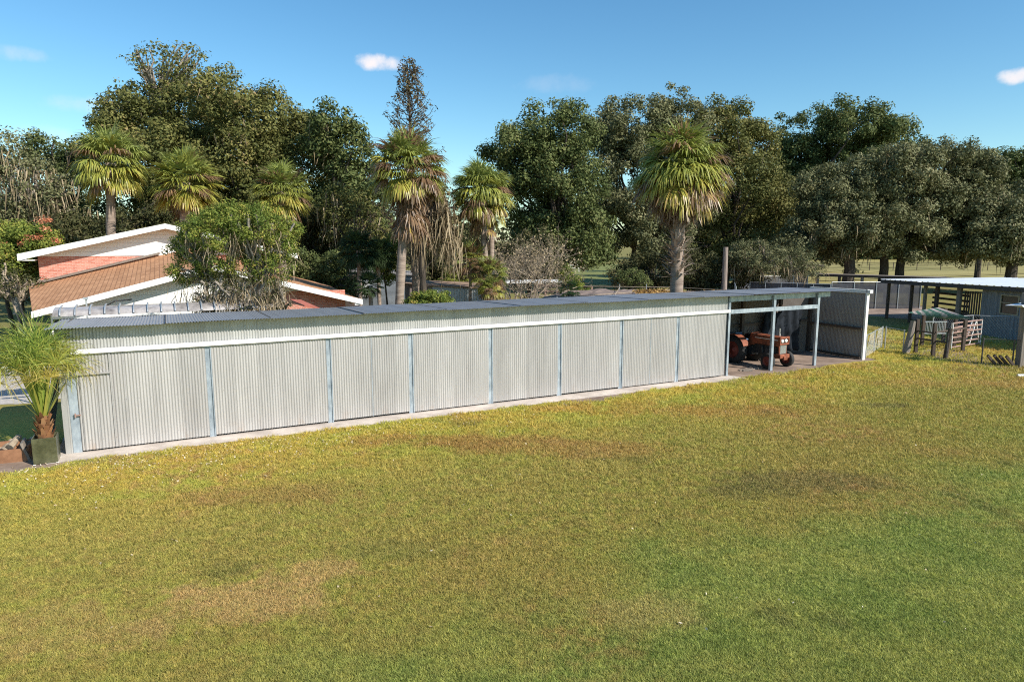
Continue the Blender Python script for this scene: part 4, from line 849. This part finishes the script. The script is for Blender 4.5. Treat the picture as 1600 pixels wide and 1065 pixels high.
tree('oak_tree', 'moss-hung pale grey tree at the far left edge of the picture', 'tree', 52, [(10, 232, 30, 28, 0, .5), (40, 285, 50, 42, 0, .45), (95, 305, 40, 34, 0, .4), (-40, 280, 50, 60, 0, .5), (20, 340, 50, 30, 0, .4)], [30, 62], O3, 4, 1.0, .16, .7, bark='greybark', moss=110, mossL=1.9, group=GR, tr=.28, limbs=40)
tree('oak_tree', 'dark open-branched tree between the left edge and the first tall palm', 'tree', 62, [(78, 240, 36, 24), (115, 265, 34, 30), (60, 330, 60, 40), (130, 340, 60, 38), (-30, 360, 60, 40), (135, 235, 25, 18)], [95], O2, 5, 1.1, .17, .75, moss=20, group=GR, tr=.35, limbs=30)
tree('oak_tree', 'tall dark green oak right of the open sky gap in the middle', 'tree', 72, [(870, 215, 55, 50), (822, 228, 50, 38), (785, 240, 28, 22), (885, 290, 62, 60), (825, 300, 56, 50), (905, 365, 50, 45), (850, 370, 50, 45), (930, 400, 30, 22), (790, 290, 30, 40)], [880], O2, 6, 1.35, .19, .85, group=GR, tr=.45, limbs=26)
tree('oak_tree', 'tall grey-green oak behind the big shaggy palm', 'tree', 80, [(990, 200, 62, 48), (1055, 195, 60, 46), (945, 210, 34, 36), (1000, 290, 75, 60), (960, 350, 45, 50), (1070, 300, 60, 60), (1030, 370, 50, 40)], [985, 1000, 1018], O3, 7, 1.4, .2, .85, group=GR, tr=.33, limbs=26)
tree('oak_tree', 'broad olive oak right of the big shaggy palm', 'tree', 84, [(1125, 210, 56, 44), (1175, 225, 40, 38), (1150, 290, 66, 60), (1110, 370, 60, 46), (1195, 320, 50, 60), (1180, 390, 50, 30)], [1130], O1, 8, 1.4, .2, .85, group=GR, tr=.45, limbs=22)
tree('oak_tree', 'dark rounded oak whose top shows left of the right-hand sky', 'tree', 92, [(1270, 212, 50, 42), (1335, 200, 58, 36), (1390, 222, 38, 34), (1238, 262, 40, 50), (1310, 275, 88, 58), (1225, 340, 46, 56), (1215, 270, 24, 40)], [1250], O2, 9, 1.5, .22, .85, group=GR, tr=.5, limbs=22)
tree('oak_tree', 'spreading grey-green oak with one thick dark trunk right of the tan shrub', 'tree', 74, [(1300, 320, 55, 40), (1270, 355, 42, 38), (1350, 295, 50, 40), (1345, 350, 55, 38), (1290, 285, 36, 26), (1240, 385, 30, 20), (1330, 385, 50, 14)], [1319], O3, 10, 1.25, .18, .85, moss=26, mossL=1.3, group=GR, tr=.62, limbs=26, bark='bark')
tree('oak_tree', 'widest grey-green oak on two spreading dark trunks above the barn', 'tree', 76, [(1400, 270, 55, 46), (1465, 260, 56, 38), (1440, 320, 80, 50), (1520, 310, 45, 45), (1400, 360, 60, 32), (1480, 365, 60, 28), (1530, 270, 36, 30), (1440, 388, 50, 16), (1500, 390, 40, 14)], [1374, 1400], O3, 11, 1.25, .18, .85, moss=26, mossL=1.3, group=GR, tr=.5, limbs=30)
tree('oak_tree', 'grey-green oak reaching out of the frame above the plank barn wall', 'tree', 72, [(1570, 350, 45, 40), (1615, 330, 50, 50), (1590, 385, 40, 20), (1535, 370, 34, 26), (1592, 398, 36, 14), (1545, 392, 30, 14)], [1571], O3, 12, 1.2, .18, .85, moss=16, group=GR, tr=.62, limbs=20)
tree('oak_tree', 'dark green rounded oak crown far at the right edge', 'tree', 95, [(1590, 262, 34, 36), (1625, 290, 50, 60), (1590, 300, 30, 40)], [1610], O2, 13, 1.5, .22, .85, group=GR, tr=.4)
tree('oak_tree', 'faint olive treetop behind the widest grey-green oak', 'tree', 100, [(1510, 262, 36, 28), (1545, 285, 40, 30), (1490, 245, 10, 14, 0, .6), (1440, 235, 24, 18)], [1520], O1, 14, 1.4, .22, .8, group=GR, tr=.4)
GU = 'dull understorey trees filling in below the oaks'
for i, (lab, Y, lb, tk, m) in enumerate((
    ('dull shaded tree mass behind the upper house roof', 50, [(200, 370, 60, 40), (120, 375, 50, 36), (270, 350, 50, 40)], 180, 'dull'),
    ('dark shaded tree mass right of the yellow-green shrub tree', 52, [(500, 370, 46, 50), (545, 400, 40, 40), (460, 350, 40, 40), (500, 430, 40, 26)], 500, 'dull'),
    ('brownish moss-hung understorey tree left of the thin palm trunk', 50, [(560, 350, 34, 46, 0, .7), (530, 330, 30, 40, 0, .7), (585, 400, 30, 40)], 560, 'oak1'),
    ('dark understorey tree between the mossy tree and the paired palms', 56, [(700, 400, 46, 46), (740, 430, 40, 30), (670, 420, 30, 34)], 705, 'dull'),
    ('dark understorey tree behind the bare tan tree', 60, [(830, 400, 50, 44), (780, 420, 40, 34), (860, 430, 24, 16), (745, 380, 26, 40)], 830, 'dull'),
    ('dark low tree mass left of the big shaggy palm trunk', 66, [(1010, 425, 34, 26), (965, 425, 16, 16)], 1010, 'dull'),
    ('dark low tree mass between the big palm and the wooden pole', 64, [(1095, 425, 44, 32), (1165, 420, 34, 36), (1060, 405, 30, 34)], 1100, 'dull'),
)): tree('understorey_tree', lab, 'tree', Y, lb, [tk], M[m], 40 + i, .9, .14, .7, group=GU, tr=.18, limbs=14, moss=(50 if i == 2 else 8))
# far wood and undergrowth that read as one mass
rng = np.random.default_rng(77); C = []; Rr = []
for (x0, x1, y, h) in ((-110, 12, 112, 9), (12, 24, 150, 9), (24, 60, 118, 10)):
    n = int(abs(x1 - x0) * 2.2)
    for _ in range(n): C.append((rng.uniform(x0, x1), y + rng.normal() * 3, rng.random() ** .8 * h)); Rr.append(rng.uniform(1.4, 2.4))
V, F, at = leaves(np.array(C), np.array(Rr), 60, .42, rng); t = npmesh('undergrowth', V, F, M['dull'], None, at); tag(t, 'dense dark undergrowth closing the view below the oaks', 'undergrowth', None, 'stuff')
C = []; Rr = []
for _ in range(900): x = rng.uniform(40, 330); C.append((x, 206 + rng.normal() * 5, rng.random() * (15 + 4 * math.sin(x * .09)))); Rr.append(rng.uniform(2.5, 4.5))
V, F, at = leaves(np.array(C), np.array(Rr), 60, .8, rng); t = npmesh('far_woods', V, F, M['oak2'], None, at); tag(t, 'dark line of woods at the far side of the pasture', 'woods', None, 'stuff')

# cypress, mossy tree, bare tree, shrubs
cy = empty('cypress_tree', A(648, 500, 46) * 1.0, 0, 'tall thin half-bare conical cypress rising above the palms into the sky', 'tree'); cy.location.z = 0
rng = np.random.default_rng(31); H = A(645, 93, 46).z; mb = MB(); mb.tube([(0, 0, 0), (.1, 0, H * .5), (-.15, 0, H)], [.3, .17, .02], 8); C = []
for i in range(150):
    z = H * (.30 + .69 * (i / 150)); rad = max(.15, 3.3 * (1 - z / H) ** .45) * rng.uniform(.5, 1.15); az = i * 2.4; p0 = Vector((0, 0, z - rad * .5)); p1 = Vector((rad * math.cos(az), rad * math.sin(az), z + rad * .25))
    limb(mb, p0, p1, .045, .012, rng, -.08, 4, 4, .08)
    for k in range(4):
        t_ = rng.uniform(.45, 1.05); C.append(np.array(p0.lerp(p1, t_)) + rng.normal(size=3) * .12)
mb.build('trunk', M['bark'], cy); V, F, at = leaves(np.array(C), np.full(len(C), .26), 11, .10, rng, 1.2, .35); npmesh('crown', V, F, M['cypress'], cy, at)
tree('mossy_tree', 'tree draped in long grey hanging moss right of the tallest palm', 'tree', 36, [(690, 320, 26, 30, 0, .25), (665, 345, 24, 26, 0, .25), (700, 360, 20, 22, 0, .2), (672, 300, 20, 24, 0, .3)], [662], M['cypress'], 33, .6, .11, .7, moss=130, mossL=1.9, tr=.2, limbs=26)
bt = empty('bare_tree', A(822, 500, 44), 0, 'leafless tan many-stemmed tree with dense twigs behind the pens', 'tree'); bt.location.z = 0
rng = np.random.default_rng(35); mb = MB(); tips = []
def grow(p, d, L, r, lv):
    d = Vector(d).normalized(); pts = [p]; q_ = Vector(p)
    for k in range(3): d = (d + Vector(rng.normal(size=3)) * .13 + Vector((0, 0, .03))).normalized(); q_ = q_ + d * L / 3; pts.append(q_)
    mb.tube(pts, [r, r * .85, r * .7, r * .55], 5 if lv < 3 else 3, False)
    if lv >= 5: tips.append(np.array(q_)); return
    for k in range(3 if lv < 5 else 2): grow(pts[2 + (k % 2)], d + Vector(rng.normal(size=3)) * .52, L * rng.uniform(.66, .86), r * .55, lv + 1)
for k in range(6): grow(Vector((rng.normal() * .3, rng.normal() * .3, 0)), (math.cos(k) * .42, math.sin(k) * .42, 1), 2.2, .085, 0)
mb.build('trunk', M['twig'], bt); V, F, at = leaves(np.array(tips), np.full(len(tips), .2), 2, .07, rng); npmesh('crown', V, F, M['moss'], bt, at)
tree('shrub_tree', 'bushy bright yellow-green shrub tree with bare mossy stems in front of the house', 'tree', 25.5,
     [(345, 358, 52, 30), (400, 355, 56, 28), (300, 385, 32, 24), (438, 385, 30, 28), (350, 405, 50, 28), (420, 420, 40, 22, 0, .5), (296, 425, 28, 20, 0, .8), (360, 330, 28, 14), (410, 330, 24, 14, 0, .8), (300, 355, 18, 12), (455, 360, 18, 12)], [330, 362, 395, 420], M['brightleaf'], 36, .28, .05, .5, bark='greybark', moss=70, mossL=.9, tr=.06, limbs=70)
t_ = tree('moss_shrub', 'tan moss-covered lower stems below the bright shrub tree', 'shrub', 25, [(400, 450, 44, 28, 0, .25), (335, 455, 34, 26, 0, .3), (430, 470, 24, 16, 0, .2)], [345, 375, 410, 432], M['dull'], 37, .3, .05, .5, bark='greybark', moss=170, mossL=.8, tr=.05, limbs=60)
fl = tree('flowering_tree', 'leafy yellow-green tree with clusters of orange pods at the left edge', 'tree', 38, [(40, 385, 40, 30), (10, 410, 40, 34), (70, 380, 24, 24), (20, 365, 30, 18), (60, 420, 26, 24), (-40, 400, 40, 40)], [22, 30], M['brightleaf'], 38, .5, .085, .7, tr=.12, limbs=24)
rng = np.random.default_rng(39); C = np.array([A(u, v, 37.0) for (u, v) in ((62, 344), (74, 342), (45, 372), (60, 370), (88, 376), (34, 380), (4, 382), (70, 358))]) - np.array(fl.location)
V, F, at = leaves(C, np.full(len(C), .30), 40, .07, rng); npmesh('flowers', V, F, M['flower'], fl, at)
tree('shrub', 'bare-stemmed dark shrub at the left edge beside the house wall', 'shrub', 33, [(40, 450, 40, 22, 0, .3), (15, 440, 30, 30, 0, .4)], [30, 36, 42], M['dull'], 61, .4, .08, .5, bark='twig', tr=.05, limbs=50)
tree('shrub', 'tan and olive scrubby bush left of the thick dark oak trunk', 'shrub', 62, [(1185, 405, 40, 26, 0, .7), (1235, 410, 34, 22, 0, .7), (1160, 400, 24, 22, 0, .6), (1265, 420, 20, 12, 0, .4)], [1190, 1225], M['oak3'], 62, .6, .10, .6, bark='twig', moss=50, mossL=.9, tr=.09, limbs=50)
tree('shrub', 'round bright green bush in front of the pale corrugated shed', 'shrub', 30, [(672, 470, 30, 16), (655, 474, 20, 10), (695, 475, 18, 9)], [672], M['brightleaf'], 63, .25, .06, .9, tr=.05, limbs=10)
tree('shrub', 'dark green leafy bush at the foot of the three slim oak trunks', 'shrub', 62, [(985, 432, 22, 12), (1000, 440, 18, 8)], [985], M['oak2'], 64, .4, .09, .6, tr=.05, limbs=10)
tree('shrub', 'yellow-green feathery bush behind the thin palm trunk', 'shrub', 40, [(598, 400, 24, 22), (612, 420, 18, 22), (610, 385, 16, 20)], [604], M['brightleaf'], 65, .35, .07, .6, tr=.06, limbs=14)
tree('shrub', 'dark green shrub mass behind the house gable right end', 'shrub', 42, [(520, 420, 30, 30), (490, 440, 34, 26), (555, 440, 14, 26), (470, 410, 20, 24)], [500], M['oak2'], 66, .5, .09, .7, tr=.08, limbs=14)
tree('shrub', 'small olive bush among the pens near the lawn gap', 'shrub', 45, [(892, 440, 18, 12), (908, 450, 14, 8), (885, 428, 10, 14)], [893], M['brightleaf'], 67, .3, .07, .5, tr=.05, limbs=8)

palm('palm_tree', 'slender palm with a loose wide crown, leftmost behind the upper roof', (173, 255), 42, 2.6, 177, .48, 101, 40, yellow=.12)
palm('palm_tree', 'palm with a dense drooping yellow-green crown just left of the roof peak', (288, 285), 41, 2.3, 292, .5, 102, 44, yellow=.12, skirt=8)
palm('palm_tree', 'pale shaded palm crown half hidden against the huge oak', (440, 300), 46, 2.3, 445, .45, 103, 36, yellow=.08, skirt=6)
palm('palm_tree', 'tallest palm with a brown shaggy skirt in front of the cypress', (637, 265), 33, 2.2, 621, .40, 104, 42, skirt=60, dead=.45)
palm('palm_tree', 'second palm trunk with a dead skirt just right of the tallest palm', (655, 310), 38, 2.0, 648, .42, 105, 18, skirt=50, dead=.7)
palm('palm_tree', 'round-headed palm on a slim trunk left of the bare tan tree', (752, 300), 38, 2.05, 762, .34, 106, 54, skirt=10, dead=.15, yellow=.1)
palm('palm_tree', 'thin straight palm trunk standing right of the round-headed palm', (768, 335), 39, 1.0, 768, .30, 107, 14, dead=.3)
palm('palm_tree', 'big shaggy palm with a thick stubby trunk beside the pens', (1062, 268), 34, 2.75, 1056, .62, 108, 62, skirt=34, boots=300, stub=1, dead=.3, yellow=.15, sk=.3)
for i, (u, v, Y, r, lab) in enumerate(((722, 432, 44, .9, 'palmetto clump of fans low left of the paired palm trunks'), (745, 440, 43.5, .75, 'palmetto clump between the pale shed and the paired trunks'), (702, 440, 43.5, .6, 'small pale palmetto beside the pale shed roof'), (768, 452, 36, .62, 'low palmetto with dead brown fans at the right end of the pale shed'), (765, 430, 37, .9, 'palmetto fans at the foot of the thin straight palm'), (890, 455, 38, .5, 'small palmetto among the netted pens'), (735, 405, 38, .9, 'brown drooping palmetto below the round-headed palm'))):
    palm('palmetto', lab, (u, v), Y, r * 1.35, u, .14, 120 + i, 26, dead=.2 if i not in (3, 6) else .45, group='palmettos around the pens', yellow=.1)
M['queen'] = leafmat('shaded palm leaves', [(0, (.02, .03, .012)), (1, (.05, .085, .03))], .2)  # shadow over these small palms is put into the darkened leaf colour
for i, (u, v, Y, r, lab) in enumerate(((560, 392, 36, .95, 'dark small palm in front of the grey trailer, left one'), (590, 398, 37, .8, 'dark small palm in front of the grey trailer, right one'), (578, 446, 34, .55, 'lowest dark small palm below the two others by the trailer'))):
    palm('small_palm', lab, (u, v), Y, r * 1.4, u + 4, .2, 140 + i, 30, mat='queen', group='dark small palms by the grey trailer', dead=.0)

# ------------------------------------------------------------------ grass and litter on the lawn
rng = np.random.default_rng(99); N = 620000
Yg = 1 / (1 / 7.0 - rng.random(N) * (1 / 7.0 - 1 / 44.0)); Xg = (rng.random(N) * 2 - 1) * (.80 * Yg + 1.5)
sn = (Xg - SO.x) * ex.x + (Yg - SO.y) * ex.y; nn = (Xg - SO.x) * ey.x + (Yg - SO.y) * ey.y
edge = -.80 + .09 * np.sin(sn * 3.1) + .07 * np.sin(sn * 7.7 + 1) - .55 * np.clip(1 - np.abs(sn - 16) / 1.9, 0, 1) - .35 * np.clip(1 - np.abs(sn + 1.5) / 2.5, 0, 1) + np.where(sn > 23.4, .25, 0)
keep = (nn < edge) | (sn > 32.3) | (sn < -3.8) & (nn < -1.0)
keep &= ~((sn > 32) & (nn > 8)); Xg, Yg = Xg[keep], Yg[keep]; N = len(Xg)
sc = np.clip(Yg / 14, .72, 1.9); V = np.zeros((N, 3, 3, 3)); a = rng.random((N, 3)) * 6.283; h = (.035 + .045 * rng.random((N, 3))) * sc[:, None] * .9; w = (.0055 + .004 * rng.random((N, 3))) * sc[:, None]
bx = Xg[:, None] + rng.normal(size=(N, 3)) * .02 * sc[:, None]; by = Yg[:, None] + rng.normal(size=(N, 3)) * .02 * sc[:, None]; ca_, sa_ = np.cos(a), np.sin(a); ln = rng.normal(size=(N, 3, 2)) * (h * .65)[:, :, None]
V[:, :, 0, 0] = bx - ca_ * w; V[:, :, 0, 1] = by - sa_ * w; V[:, :, 1, 0] = bx + ca_ * w; V[:, :, 1, 1] = by + sa_ * w; V[:, :, 2, 0] = bx + ln[:, :, 0]; V[:, :, 2, 1] = by + ln[:, :, 1]; V[:, :, 2, 2] = h
t = npmesh('grass', V.reshape(-1, 3), np.arange(N * 9).reshape(-1, 3), M['grass'], None, np.clip(np.repeat(rng.random(N), 3) * .75 + rng.random(N * 3) * .25, 0, 1)); tag(t, 'mown lawn grass, yellow-brown near the shed and greener in the foreground', 'grass', None, 'stuff')
P = []
for _ in range(1500):
    s_ = abs(rng.normal()) * 7 + rng.uniform(-3, 2); n_ = -.7 - abs(rng.normal()) * 1.3; P.append(np.array(S(s_, n_, .035)))
for _ in range(260):
    y = rng.uniform(9, 34); p = (rng.uniform(-.75, .75) * y, y, .03)
    if (p[0] - SO.x) * ey.x + (p[1] - SO.y) * ey.y < -1: P.append(np.array(p))
V, F, at = leaves(np.array(P), np.full(len(P), .01), 1, .028, rng, 1, .6, 1.5); t = npmesh('fallen_leaves', V, F, M['speck'], None, at); tag(t, 'pale dry leaves scattered over the grass near the shed', 'fallen leaves', None, 'stuff')
